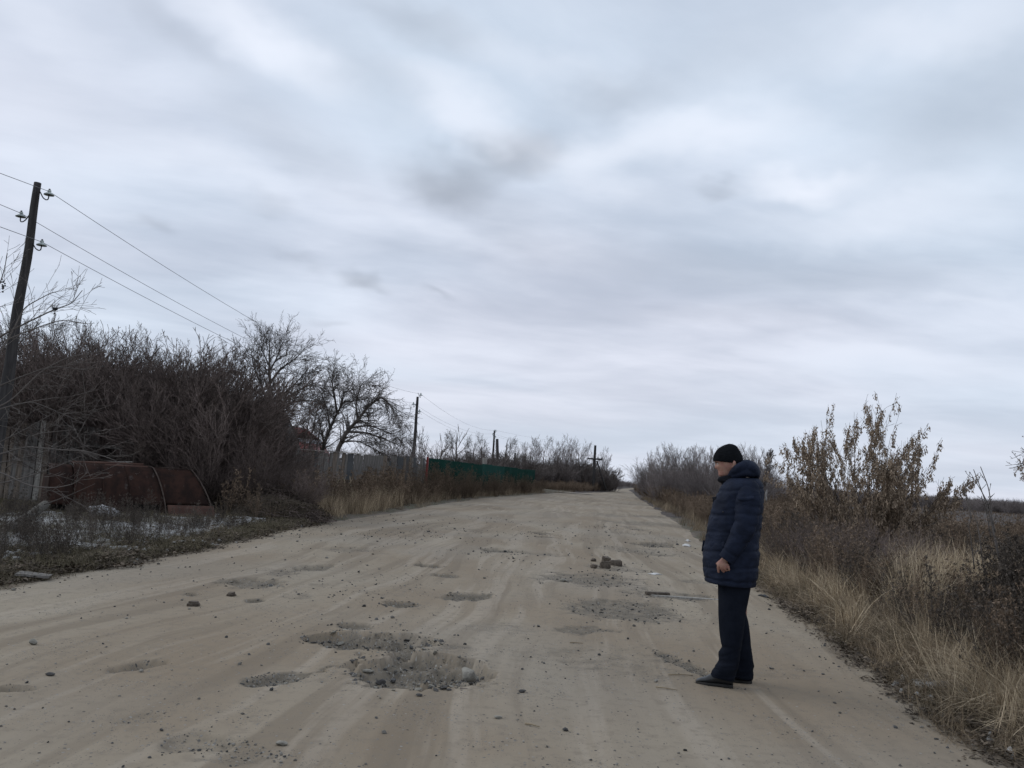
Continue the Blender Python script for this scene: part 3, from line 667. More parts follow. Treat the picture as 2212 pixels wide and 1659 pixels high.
def make_shrub(seed, mat, stems, P, L, r, spread, base=.4, mats=None):
    rr = random.Random(seed); out = [[]]
    for i in range(stems):
        a = rr.uniform(0, 6.283); t_ = R_(rr.uniform(*spread)); b = rr.uniform(0, base)
        grow(out, rr, (b*math.cos(a), b*math.sin(a), -.05), (math.sin(t_)*math.cos(a), math.sin(t_)*math.sin(a), math.cos(t_)), L*rr.uniform(.7, 1.1), r*rr.uniform(.7, 1.2), 0, P)
    return tube_mesh('bare_shrub', out[0], 3, M[mat]), norm_h(out[0])
PT = dict(n=[7, 8, 6, 4, 3], wob=[.04, .055, .06, .06, .06], up=[.03, .03, .03, .02, .02], kids=[11, 7, 6, 4], start=[.22, .18, .12, .1], ang=[46, 36, 34, 34], lr=[.68, .60, .56, .55], rr=[.5, .45, .5, .55], taper=[.6, .8, .75, .7, .5], rmin=.0042)
PU = dict(PT, up=[.05, .06, .05, .04, .02], ang=[27, 24, 26, 26], kids=[12, 7, 4, 3], lr=[.78, .55, .55, .5], wob=[.03, .04, .05, .06, .06], start=[.04, .15, .1, .1], rmin=.0065)
PS = dict(n=[8, 5, 4], wob=[.05, .06, .06], up=[.015, .03, .02], kids=[10, 6], start=[.15, .1], ang=[25, 28], lr=[.52, .55], rr=[.55, .6], taper=[.7, .6, .5], rmin=.0048)
PS2 = dict(PS, kids=[9, 5, 3], n=[7, 5, 3, 2], wob=[.045, .055, .06, .06], up=[.015, .03, .02, .01], start=[.12, .1, .1], ang=[22, 26, 30], lr=[.55, .55, .5], rr=[.55, .6, .6], taper=[.7, .6, .5, .4])
TREES = [make_tree(11, PT, 4.2, .13, 'tree'), make_tree(12, PT, 4.0, .12, 'tree'), make_tree(21, PT, 4.4, .12, 'tree', (.12, 0))]
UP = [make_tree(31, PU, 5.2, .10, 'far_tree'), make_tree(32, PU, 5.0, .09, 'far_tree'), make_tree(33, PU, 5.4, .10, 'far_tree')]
THK = [make_shrub(s_, 'thicket', 17, PS2, 3.2, .018, (4, 42)) for s_ in (41, 42, 43)]
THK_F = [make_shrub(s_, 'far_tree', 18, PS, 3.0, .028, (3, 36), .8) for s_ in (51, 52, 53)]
THK_P = [make_shrub(s_, 'thicket', 12, PS, 2.6, .014, (10, 60)) for s_ in (61, 62)]

THK_D = [make_shrub(s_, 'mid_tree', 20, dict(PS, rmin=.010), 3.0, .03, (3, 36), .8) for s_ in (54, 55, 56)]
def inst_tree(T, loc, h, rz, label, group=None, cat='tree', name='bare_tree', wid=1.0):
    s_ = h/T[2]; e = empty(name, (loc[0], loc[1], loc[2]), rz, (s_*wid, s_*wid, s_)); tag(e, label, cat, group)
    link('trunk', T[0], None, e); link('branches', T[1], None, e); return e
def inst_shrub(T, loc, h, rz, label, group=None, cat='shrub', name='bare_shrub', wid=1.0):
    s_ = h/T[1]; o = link(name, T[0], None, None, loc, (0, 0, rz), (s_*wid, s_*wid, s_)); tag(o, label, cat, group); return o
def zone(px, *zs_):
    for lim, tx in zs_:
        if px < lim: return tx
    return zs_[-1][1]
def spot(px, ytop, D):
    """ground point below the seen top and the height of that top"""
    g_ = at(px, ytop, D); b = float(Hh(g_[0], g_[1])); return (g_[0], g_[1], b), g_[2]-b
rq = random.Random(99)

# ------------------------------------------------------------------ utility poles, insulators and wires
def pole_mesh(base, top, r0, r1, seed, n=26):
    rr = random.Random(seed); b = np.array(base, float); t_ = np.array(top, float); pts_ = []; rad = []
    for i in range(n+1):
        f = i/n; o = np.array([vn(f*5, seed, 1), vn(f*5, seed, 2), 0])*.05*(0.2+f*(1-f)*4)
        pts_.append(b+(t_-b)*f+o-[*base[:2], 0]); rad.append((r0+(r1-r0)*f)*(1+.10*float(vn(f*13, seed, 3))))
    return smooth_tube('pole', pts_, rad, 12, M['pole'])
def insulator(parent, base, pole_pt, ins_pt, size=1.0):
    b = np.array([*base[:2], 0]); a = np.array(pole_pt)-b; c_ = np.array(ins_pt)-b
    d = c_-a; hx = np.array([d[0], d[1], 0]); k = np.linalg.norm(hx); hx = hx/k
    q = [a, a+hx*k*.28-[0, 0, .05*size], a+hx*k*.55-[0, 0, .17*size], a+hx*k*.82-[0, 0, .19*size], a+hx*k-[0, 0, .14*size], a+hx*k+[0, 0, .02]]
    q = [np.array([p_[0], p_[1], p_[2]+(c_[2]-a[2])*min(1, i/4)]) for i, p_ in enumerate(q)]
    tt_ = np.linspace(0, 5, 22); q = np.array(q); sm = np.stack([np.interp(tt_, range(6), q[:, j]) for j in range(3)], 1)
    for _ in range(2): sm[1:-1] = (sm[:-2]+2*sm[1:-1]+sm[2:])/4
    br = link('bracket', smooth_tube('bracket', sm, .014*size, 8, M['iron']), None, parent)
    prof = [(.018, .10), (.042, .09), (.045, .06), (.035, .045), (.05, .035), (.115, -.01), (.12, -.03), (.10, -.025), (.03, .0)]
    rings = [[(c_[0]+rr_*size*math.cos(t_), c_[1]+rr_*size*math.sin(t_), c_[2]+z_*size) for t_ in np.linspace(0, 6.283, 17)[:-1]] for rr_, z_ in prof]
    link('insulator', ring_loft('insulator', rings, M['glass']), None, parent)
    cap = smooth_tube('insulator_cap', [c_+[0, 0, .085*size], c_+[0, 0, .13*size]], [.03*size, .018*size], 8, M['iron'])
    link('insulator_cap', cap, None, parent)
    return np.array(ins_pt)+[0, 0, .06*size]
POLES = []
def utility_pole(base, top, r0, r1, ins, D, label, seed, size=1.0, sgn=(1, -1, 1)):
    e = empty('utility_pole', (base[0], base[1], 0)); tag(e, label, 'utility pole', 'wooden poles carrying the overhead wires')
    link('pole', pole_mesh(base, top, r0, r1, seed), None, e)
    w_ = []
    for (px, py), sg in zip(ins, sgn):
        c_ = at(px, py, D); f = c_[2]/top[2]; pp_ = np.array(base)+(np.array(top)-np.array(base))*f; pp_[2] = c_[2]+.13*size
        if abs(c_[0]-pp_[0]) < .12: c_[0] = pp_[0]+.22*sg
        w_.append(insulator(e, base, pp_, c_, size))
    POLES.append((e, w_)); return e
p1 = at(82, 395, 17); p2 = at(902, 857, 58); p3 = at(1068, 930, 98); p4 = at(1286, 962, 120)
utility_pole((-10.5, 17.0, 0), p1, .145, .068, [(106, 419), (45, 466), (90, 528)], 17, 'tall weathered wooden pole at the left edge with three glass insulators', 1, .86)
utility_pole((p2[0]+.02, 58, 0), p2, .15, .085, [(905, 853), (893, 873), (906, 889)], 58, 'slim dark wooden pole rising behind the grey board fence', 2, 1.15)
e3 = utility_pole((p3[0], 98, 0), p3, .16, .09, [(1071, 931), (1065, 938), (1070, 944)], 98, 'dark wooden pole among bare trees behind the green fence, propped by a brace pole', 3, 1.2)
bp = at(1073, 948, 98); link('brace_pole', smooth_tube('brace_pole', [(bp[0]-p3[0]+.55, .3, 0), (bp[0]-p3[0]+.05, 0, bp[2])], [.2, .17], 10, M['pole']), None, e3)
e4 = utility_pole((p4[0], 120, 0), p4, .24, .17, [], 120, 'far dark wooden pole with a crossarm where the road bends right', 4)
l4, r4 = at(1267, 990, 120), at(1297, 993, 120)
arm = link('crossarm', box_mesh('crossarm', 2.2, .16, .22, M['pole'], .01), None, e4, (0, -.22, (l4[2]+r4[2])/2-.1)); 
link('strut', smooth_tube('strut', [(1.9, 0, .3), (.35, 0, 4.4)], [.14, .11], 8, M['pole']), None, e4)
for dx_ in (-1.0, 1.0, .45):
    link('insulator', smooth_tube('insulator', [(dx_, -.22, (l4[2]+r4[2])/2+.12), (dx_, -.22, (l4[2]+r4[2])/2+.32)], [.07, .04], 8, M['iron']), None, e4)
w4 = [np.array([p4[0]+d_, 119.8, z_]) for d_, z_ in ((0, p4[2]+.1), (-1., 5.1), (1., 5.1))]
# where the wires leave the picture at the left
left_dir = [at(-14, 369, 14.2), at(-14, 436, 14.2), at(-14, 485, 14.2)]
for i, (lb, sag) in enumerate((('topmost overhead wire between the wooden poles', .75), ('middle overhead wire between the wooden poles', .7), ('lowest overhead wire between the wooden poles', .65))):
    A, B, C_, D_ = POLES[0][1][i], POLES[1][1][i], POLES[2][1][i], w4[i]
    out_ = A+(left_dir[i]-A)*11; pts_ = []
    for (a, b, sg) in ((out_, A, .0), (A, B, sag), (B, C_, .7), (C_, D_, .3)):
        for k_ in range(24):
            f = k_/24; pts_.append(a+(b-a)*f-np.array([0, 0, 4*sg*f*(1-f)]))
    pts_.append(D_)
    o = link('overhead_wire', smooth_tube('overhead_wire', pts_, .0062, 5, M['wire'])); tag(o, lb, 'wire', 'overhead wires strung along the road')
# post behind the green fence
g_ = at(1112, 978, 90); tag(link('post', smooth_tube('post', [(0, 0, 0), (.05, 0, g_[2])], [.12, .1], 8, M['pole']), None, None, (g_[0], 90, 0)), 'short dark post in front of the bare trees behind the green fence', 'post')

# ------------------------------------------------------------------ fences
fe = empty('board_fence', (-13.9, 21.2, 0)); tag(fe, 'old leaning board fence behind the left branches, grey and brown boards', 'fence')
px_ = -90; rr = random.Random(4)
while px_ < 215:
    wpx = rr.uniform(10.5, 15.5); D = 21.4-.25*math.sin(px_*.02)
    ytop = np.interp(px_, [-90, 0, 40, 60, 105, 125, 215], [918, 921, 922, 910, 909, 915, 924])+rr.uniform(-3, 3)
    a = at(px_, ytop, D); ww = wpx/FPX*D*.93; mt = rr.choice(['wood_grey', 'wood_grey', 'wood_brown', 'wood_brown', 'wood_pale'] if px_ < 120 else ['wood_grey'])
    if 88 < px_ < 100: mt = 'wood_pale'
    me = box_mesh('board', ww, .024, a[2]-.02, M[mt], .003, .004, rr.randint(0, 999))
    link('board', me, None, fe, (a[0]+13.9, D-21.2+rr.uniform(-.012, .012), 0), (0, rr.uniform(-.012, .012), 0)); px_ += wpx
for z_ in (.45, 1.55): link('rail', box_mesh('rail', 3.9, .05, .09, M['wood_grey'], .004), None, fe, (2.0, .25, z_))

def line_at(A, B, px):
    lo, hi = 0., 1.
    for _ in range(40):
        t_ = (lo+hi)/2; P = np.array(A)+(np.array(B)-np.array(A))*t_; v_ = np.array([P[0], P[1], 0]); dd = v_-[0, 0, EYE]
        # pixel of the point at mid height
        dd = np.array([P[0], P[1], 1.2])-[0, 0, EYE]; X = 1106+FPX*(dd@CR)/(dd@_F)
        if X < px: lo = t_
        else: hi = t_
    return t_
A, B = np.array([-9.6, 25.6]), np.array([-4.24, 43.0]); Lf = np.linalg.norm(B-A); ang = math.atan2(B[1]-A[1], B[0]-A[0])
fe = empty('grey_board_fence', (A[0], A[1], 0), ang); tag(fe, 'weathered grey board fence with uneven tops between the thicket and the green fence', 'fence')
s_ = 0; rr = random.Random(8)
while s_ < Lf-.05:
    f = s_/Lf; ww = rr.choice([.16, .2, .22, .26, .3])*(1.0+.3*f); h_ = np.interp(f, [0, .35, .5, .8, 1], [2.0, 1.92, 1.98, 2.06, 2.12])+rr.uniform(-.04, .05)
    if rr.random() < .07 and f > .4: h_ -= rr.uniform(.15, .4)
    mt = rr.choice(['wood_grey', 'wood_grey', 'wood_grey', 'slate', 'wood_brown']) if f < .75 or rr.random() < .6 else 'slate'
    if not (rr.random() < .05 and f > .5):
        link('board', box_mesh('board', ww-.02, .026, h_, M[mt], .003, .004, rr.randint(0, 999)), None, fe, (s_+ww/2, rr.uniform(-.015, .015), 0), (0, rr.uniform(-.015, .015), 0))
    s_ += ww
for z_ in (.5, 1.7): link('rail', box_mesh('rail', Lf, .05, .09, M['wood_grey'], .004), None, fe, (Lf/2, .06, z_))
link('top_rail', box_mesh('top_rail', Lf*.5, .09, .035, M['wood_pale'], .004), None, fe, (Lf*.34, -.02, 1.98), (0, -.008, 0))

A, B = np.array([-4.18, 43.4]), np.array([3.05, 84.5]); Lf = np.linalg.norm(B-A); ang = math.atan2(B[1]-A[1], B[0]-A[0])
fe = empty('green_metal_fence', (A[0], A[1], 0), ang); tag(fe, 'dark green sheet metal fence at the left roadside, overgrown by weeds', 'fence')
cuts = [918, 950, 990, 1022, 1040, 1062, 1088, 1117, 1136, 1155]; mats_ = ['green_sheet', 'green_sheet', 'green_sheet', 'green_sheet', 'green_sheet_pale', 'green_sheet_pale', 'green_sheet', 'green_sheet', 'green_sheet']
tops = [2.16, 2.16, 2.14, 2.12, 2.2, 2.18, 2.2, 2.15, 2.2]
for (a, b), mt, h_ in zip(zip(cuts[:-1], cuts[1:]), mats_, tops):
    s0_, s1_ = line_at(A, B, a)*Lf, line_at(A, B, b)*Lf
    if a == 918: s0_ = 0.0
    n = max(8, int((s1_-s0_)/.045)); V = []
    for i in range(n+1):
        x_ = s0_+(s1_-s0_)*i/n; y_ = .022*max(-1, min(1, 1.8*math.sin(x_*2*math.pi/.22)))
        V += [(x_, y_, .0), (x_, y_, h_)]
    Fq = [(2*i, 2*i+2, 2*i+3, 2*i+1) for i in range(n)]
    o = link('sheet_panel', np_mesh('sheet_panel', V, Fq, False, M[mt]), None, fe); md = o.modifiers.new('thickness', 'SOLIDIFY'); md.thickness = .004
    link('post', box_mesh('post', .08, .08, h_+.04, M['iron'], .004), None, fe, (s1_, .08, 0))
link('post', box_mesh('post', .10, .10, 2.2, M['red_roof'], .004), None, fe, (-.1, -.05, 0))
g_ = at(1046, 1002, 62); tag(link('pale_box', box_mesh('pale_box', .33, .3, .55, M['wood_pale'], .01), None, None, (g_[0], 62.2, g_[2]-.1)), 'small pale box standing up above the green fence', 'box')
tag(link('box_post', box_mesh('box_post', .1, .1, g_[2]-.1, M['pole'], .01), None, None, (g_[0], 62.2, 0)), 'thin dark post under the pale box behind the green fence', 'post')

# ------------------------------------------------------------------ buildings behind the thicket
def house(name, loc, rz, label, walls, roof_pts, mats_, extra=None):
    e = empty(name, loc, rz); tag(e, label, 'house'); return e
# grey mansard gable
e = empty('grey_shed', (at(600, 950, 40)[0]-1.6, 40, 0), R_(8)); tag(e, 'dark grey mansard roofed shed half hidden behind the thicket', 'shed')
prof = [(-2.9, 0), (-2.9, 2.2), (-2.0, 3.9), (-.9, 4.35), (1.15, 4.15), (1.75, 3.2), (2.3, 1.8), (2.3, 0)]
bm = bmesh.new(); f0 = [bm.verts.new((x_, 0, z_)) for x_, z_ in prof]; f1 = [bm.verts.new((x_, 5, z_)) for x_, z_ in prof]
bm.faces.new(f0); bm.faces.new(f1[::-1])
me = bpy.data.meshes.new('gable_wall'); bm.to_mesh(me); bm.free(); link('gable_wall', me, M['slate'], e)
V = []; Fq = []
for i in range(1, 6):
    (x0, z0), (x1, z1_) = prof[i], prof[i+1]; k_ = len(V); nx_, nz_ = (z1_-z0)*-.04, (x1-x0)*.04
    V += [(x0, -.15, z0+.03), (x1, -.15, z1_+.03), (x1, 5.15, z1_+.03), (x0, 5.15, z0+.03)]; Fq.append((k_, k_+1, k_+2, k_+3))
o = link('roof', np_mesh('roof', V, Fq, False, M['slate']), None, e); o.modifiers.new('thickness', 'SOLIDIFY').thickness = .06
for x_ in np.arange(-2.6, 2.2, .35):
    zt = np.interp(x_, [p_[0] for p_ in prof], [p_[1] for p_ in prof]) if -2.9 < x_ < 2.3 else 2
    link('batten', box_mesh('batten', .04, .02, zt-.08, M['wood_grey']), None, e, (x_, -.02, 0))
# house with red roof
hx = at(628, 950, 62); e = empty('red_roof_house', (hx[0], 62, 0), R_(-14), (.62, 1, .96)); tag(e, 'bluish white house with a red metal roof seen through bare branches', 'house')
link('wall', box_mesh('wall', 4.2, 5, 3.4, M['white_wall'], .01), None, e)
V = [(-2.4, -2.8, 3.5), (2.0, -2.8, 3.3), (2.0, 0, 4.2), (-2.4, 0, 4.5), (-2.4, 2.8, 3.5), (2.0, 2.8, 3.3)]
o = link('roof', np_mesh('roof', V, [(0, 1, 2, 3), (3, 2, 5, 4)], False, M['red_roof']), None, e); o.modifiers.new('thickness', 'SOLIDIFY').thickness = .12
o = link('porch_roof', np_mesh('porch_roof', [(2.1, -2.8, 3.1), (4.1, -2.8, 1.7), (4.1, 2.8, 1.7), (2.1, 2.8, 3.1)], [(0, 1, 2, 3)], False, M['red_roof']), None, e); o.modifiers.new('thickness', 'SOLIDIFY').thickness = .1
wn_ = link('window', box_mesh('window', .9, .06, 1.1, M['dark'], .01), None, e, (-.6, -2.52, 1.9)); link('window_frame', box_mesh('window_frame', 1.05, .04, .08, M['wood_pale'], .01), None, wn_, (0, -.02, -.08))

# ------------------------------------------------------------------ rusty metal body
m_, t, bs = mat_new('rusty_metal'); pos = t.new('ShaderNodeTexCoord').outputs['Object']
a = t.noise(t.scale(pos, (3, 3, .8)), 1.4, 5, .65); b = t.noise(pos, 9, 5, .7); c2 = t.noise(t.scale(pos, (5, 5, 1.0)), 1.5, 4, .7)
base = t.mix(t.smooth(a, .35, .65), (.020, .0125, .0105), (.042, .022, .0165)); base = t.mix(t.math('MULTIPLY', t.smooth(b, .5, .72), .6), base, (.013, .009, .0085))
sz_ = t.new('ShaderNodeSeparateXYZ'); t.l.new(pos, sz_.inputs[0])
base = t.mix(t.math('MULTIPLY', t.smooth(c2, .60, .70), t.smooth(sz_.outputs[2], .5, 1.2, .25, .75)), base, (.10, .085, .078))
t.l.new(base, bs.inputs['Base Color']); bs.inputs['Roughness'].default_value = .85; bs.inputs['Specular IOR Level'].default_value = .1; t.l.new(t.bump(b, .5, .01), bs.inputs['Normal'])
M['rust'] = m_
M['rust_pale'] = mat_simple('pale_rust', (.11, .062, .047), (.07, .038, .030), 3, .85, bump=.3, bscale=30)
M['rust_edge'] = mat_simple('rust_edge', (.10, .078, .064), (.055, .038, .032), 6, .8)
A, B = np.array([-9.98, 18.35]), np.array([-7.05, 20.5]); Lr = np.linalg.norm(B-A); ang = math.atan2(B[1]-A[1], B[0]-A[0])
ru = empty('rusty_metal_body', (A[0], A[1], 0), ang, (1, 1, .80)); tag(ru, 'large rusty dark red metal body lying in front of the thicket and fence', 'scrap metal')
PR = np.array([(0.0, .02), (.03, .28), (.10, .58), (.20, .90), (.33, 1.2), (.52, 1.44), (.84, 1.47), (1.1, 1.47)])
def prof_at(v_, sc=1.0, off=0.0):
    i_ = np.linspace(0, 1, len(PR)); return np.interp(v_, i_, PR[:, 0])*1.0+off, np.interp(v_, i_, PR[:, 1])*sc
def shell(nm, s0, s1, v0, v1, off=0.0, sc=1.0, mat='rust', wob=.012, nS=18, nV=22, holes=None):
    V = []; Fq = []
    for i in range(nS+1):
        for j in range(nV+1):
            y_, z_ = prof_at(v0+(v1-v0)*j/nV, sc, off); x_ = s0+(s1-s0)*i/nS; x_ -= .46*(z_/1.45)**1.6*(x_/3.5)**1.5
            V.append((x_, y_+3.2*wob*float(fbm(x_*1.7, z_*1.7+off*9, 3, 3)), z_))
    for i in range(nS):
        for j in range(nV):
            if holes and holes(i/nS, j/nV): continue
            Fq.append((i*(nV+1)+j, (i+1)*(nV+1)+j, (i+1)*(nV+1)+j+1, i*(nV+1)+j+1))
    o = link(nm, np_mesh(nm, V, Fq, True, M[mat]), None, ru); o.modifiers.new('thickness', 'SOLIDIFY').thickness = .02; return o
shell('main_shell', .52, 2.46, .06, 1.0, holes=lambda u_, v_: (v_ < .10 and .55 < u_ < .93) or (.90 < v_ < .99 and .06 < u_ < .28))
shell('right_shell', 2.49, 3.55, .20, .93, off=.05, sc=.985)
shell('left_shell', -.0, .50, .16, .95, off=.10, sc=.96)
shell('side_skirt', 2.52, 3.62, .0, .19, off=-.03, mat='rust_pale')
shell('shade_backing', .1, 3.4, .0, .88, off=.35, sc=.90, mat='dark')  # near-black backing sheet, painted shade behind the openings
def rib(nm, s_, v0, v1, off, r_, mat):
    pts_ = [(s_-.46*(prof_at(v_, 1, off)[1]/1.45)**1.6*(s_/3.5)**1.5, prof_at(v_, 1, off)[0], prof_at(v_, 1, off)[1]) for v_ in np.linspace(v0, v1, 24)]
    link(nm, smooth_tube(nm, pts_, r_, 8, M[mat]), None, ru)
rib('rib', 2.47, .0, 1.0, -.03, .018, 'rust_edge'); rib('rib', 3.58, .10, .93, .02, .016, 'rust_edge'); rib('rib', 1.12, .05, 1.0, -.01, .018, 'rust')
rib('rib', 1.72, .05, 1.0, -.01, .018, 'rust'); rib('rib', .51, .05, 1.0, .0, .02, 'rust')
link('top_pipe', smooth_tube('top_pipe', [(.5, .9, 1.47), (1.3, .9, 1.50), (2.05, .9, 1.51)], .045, 10, M['rust_pale']), None, ru)
link('top_pipe', smooth_tube('top_pipe', [(1.15, .62, 1.43), (2.1, .64, 1.44)], .05, 10, M['rust_pale']), None, ru)
link('top_plate', box_mesh('top_plate', .7, .5, .03, M['rust_edge'], .004), None, ru, (2.85, 1.15, 1.43), (0, .02, 0))
link('end_plate', box_mesh('end_plate', .03, .95, .9, M['rust'], .004), None, ru, (-.02, .62, .2))
g_ = at(140, 998, 19.2); 
tag(link('thin_board', box_mesh('thin_board', 1.3, .09, .022, M['wood_pale'], .003), None, None, (g_[0]+.55, 19.9, g_[2]+.03), (0, -.07, ang+.1)), 'thin pale board lying on top of the rusty metal body', 'board')
# white sack
def blobby(name, loc, r, flat, seed, mat, rz=0, amp=.35, sub=4):
    bm = bmesh.new(); bmesh.ops.create_icosphere(bm, subdivisions=sub, radius=1)
    for v_ in bm.verts:
        c_ = v_.co.copy(); k_ = 1+amp*float(fbm(c_.x*1.6+seed, c_.y*1.6+c_.z*1.3, seed, 4)); c_ = c_*k_
        v_.co = Vector((c_.x*flat[0], c_.y*flat[1], max(c_.z, -.45)*flat[2]))*r
    me = bpy.data.meshes.new(name); bm.to_mesh(me); bm.free()
    for p_ in me.polygons: p_.use_smooth = True
    me.materials.append(mat); return link(name, me, None, None, loc, (0, 0, rz))
g_ = ground(222, 1124); tag(blobby('white_sack', (g_[0], g_[1], .12), .27, (1.15, .7, .62), 3, M['sack'], .1, .6), 'crumpled white sack in the grass before the rusty metal body', 'sack')
# leaning cut log
e = empty('leaning_log', (*ground(0, 1172)[:2], 0)); tag(e, 'thick cut grey trunk leaning up from the grass at the left edge', 'log')
o_ = ground(0, 1172); tip = at(97, 1091, 14.6)-[o_[0], o_[1], 0]; st_ = -tip*.7; st_[2] = -.35
pts_ = [st_+(tip-st_)*f+np.array([0, 0, .05*math.sin(f*3)]) for f in np.linspace(0, 1, 14)]
link('trunk', smooth_tube('trunk', pts_, np.linspace(.12, .075, 14), 10, M['log']), None, e)
sg = [(*tip, *(tip+np.array([rq.uniform(-.02, .1), rq.uniform(-.06, .06), rq.uniform(-.04, .09)])), .022, .006) for _ in range(9)]
link('splinters', tube_mesh('splinters', sg, 4, M['wood_pale']), None, e)
# brush pile
sg = []; rr = random.Random(3)
for _ in range(1500):
    a = rr.uniform(0, 6.28); q = math.sqrt(rr.random()); x_, y_ = 1.5*q*math.cos(a), .8*q*math.sin(a); zt = .80*(1-q*q)*rr.random()
    d = _norm((rr.gauss(0, 1), rr.gauss(0, 1), rr.gauss(0, .35))); L_ = rr.uniform(.12, .5); r_ = rr.uniform(.004, .012)
    sg.append((x_, y_, zt, x_+d[0]*L_, y_+d[1]*L_, max(0, zt+d[2]*L_), r_, r_*.5))
bp_ = empty('brush_pile', (-6.0, 21.6, .02)); tag(bp_, 'low dark pile of cut branches and dead leaves right of the rusty body', 'brush pile')
link('twigs', tube_mesh('twigs', sg, 3, M['thicket']), None, bp_)
hm = rock_mesh('heap', 1, 77, M['litter'], 3, (1.45, .8, .62), .7); link('heap', hm, None, bp_)
V = []; Fq = []
for i in range(2600):
    a = rr.uniform(0, 6.28); q = math.sqrt(rr.random()); x_, y_ = 1.7*q*math.cos(a), .95*q*math.sin(a); z_ = .78*(1-q*q)*rr.uniform(.7, 1.05)+.02
    k_ = len(V); s_ = rr.uniform(.02, .045); n_ = [_norm((rr.gauss(0, 1), rr.gauss(0, 1), rr.gauss(0, 1))) for _ in range(2)]
    V += [(x_+s_*n_[0][j_]*0 if False else x_, y_, z_), (x_+s_*n_[0][0], y_+s_*n_[0][1], z_+s_*n_[0][2]), (x_+s_*(n_[0][0]+n_[1][0]), y_+s_*(n_[0][1]+n_[1][1]), z_+s_*(n_[0][2]+n_[1][2])), (x_+s_*n_[1][0], y_+s_*n_[1][1], z_+s_*n_[1][2])]; Fq.append((k_, k_+1, k_+2, k_+3))
o = link('leaves', np_mesh('leaves', V, Fq, False, M['litter']), None, bp_); o['kind'] = 'stuff'

# ------------------------------------------------------------------ left thicket and trees
def skyl(px): return np.interp(px, [120, 160, 200, 300, 400, 480, 540, 575, 600, 640, 660], [800, 755, 735, 722, 738, 758, 790, 880, 940, 975, 990])
GT = 'bare shrubs of the thicket behind the rusty metal body'
LT = 'dense leafless shrub in the dark thicket behind the rusty metal body'
for i in range(64):
    px = 120+i*(530/63)+rq.uniform(-12, 12); D = rq.choice([22.2, 23.2, 24.5, 26, 27.5])+rq.uniform(-.5, .5)
    yt = skyl(px)+rq.uniform(-18, 50)+ (30 if D < 23 else 0)
    (loc, h) = spot(px, yt, D); LT = 'leafless thicket shrub '+zone(px, (200, 'where it meets the old board fence'), (330, 'behind the left half of the rusty body'), (450, 'behind the right half of the rusty body'), (560, 'right of the rusty body, under the round tree'), (900, 'at its low right end against the grey board fence'))+(', front row' if D < 24 else ', back row'); inst_shrub(THK[i % 3], loc, h, rq.uniform(0, 6.28), LT, 'shrubs: '+LT, wid=rq.uniform(.95, 1.35))
for i in range(26):   # low skirts in front
    px = 200+i*17.5+rq.uniform(-10, 10); D = np.interp(px, [200, 460, 640], [22.6, 22.0, 25.0]); yt = np.interp(px, [200, 450, 640], [960, 985, 1035])+rq.uniform(-25, 25)
    (loc, h) = spot(px, yt, D); inst_shrub(THK_P[i % 2], loc, h, rq.uniform(0, 6.28), 'low leafless shrub fronting the thicket, '+zone(px, (330, 'behind the rusty body, left'), (460, 'behind the rusty body, right'), (560, 'above the brush pile'), (900, 'beside the grey fence end')), 'low thicket front, '+zone(px, (330, 'left'), (460, 'middle'), (560, 'brush pile'), (900, 'fence end')), wid=rq.uniform(1.1, 1.6))
for i in range(20):   # behind the near fence
    px = -60+i*15+rq.uniform(-8, 8); D = rq.uniform(23, 27); yt = rq.uniform(700, 780)
    (loc, h) = spot(px, yt, D); inst_shrub(THK[i % 3], loc, h, rq.uniform(0, 6.28), 'tall leafless shrub behind the old board fence, '+zone(px, (20, 'left of the wooden pole'), (110, 'just right of the wooden pole'), (900, 'near the right end of the fence')), 'behind board fence '+zone(px, (20, 'left'), (110, 'middle'), (900, 'right')), wid=rq.uniform(.9, 1.2))
TL = [(25, 672, 25, 0, 'bare tree behind the leaning pole at the left edge'), (95, 655, 27, 1, 'bare tree just right of the left pole, its twigs level with the pole brackets'), (155, 690, 29, 2, 'bare tree above the right end of the old board fence'),
      (238, 684, 30, 0, 'bare tree with a fine pale crown sticking out above the thicket, left part'), (305, 700, 31, 1, 'bare tree behind the thicket crown above the rusty body'), (378, 702, 28, 2, 'narrow bare tree poking out from the middle of the thicket'),
      (440, 732, 31, 1, 'bare tree under the lowest wire over the thicket'), (490, 735, 32, 0, 'bare tree left of the large round crowned tree'), (65, 690, 31, 2, 'bare tree behind the others at the far left')]
for px, yt, D, k, lb in TL:
    loc, h = spot(px, yt, D); inst_tree(TREES[k], loc, h, rq.uniform(0, 6.28), lb, 'bare trees rising out of the thicket', wid=.72)
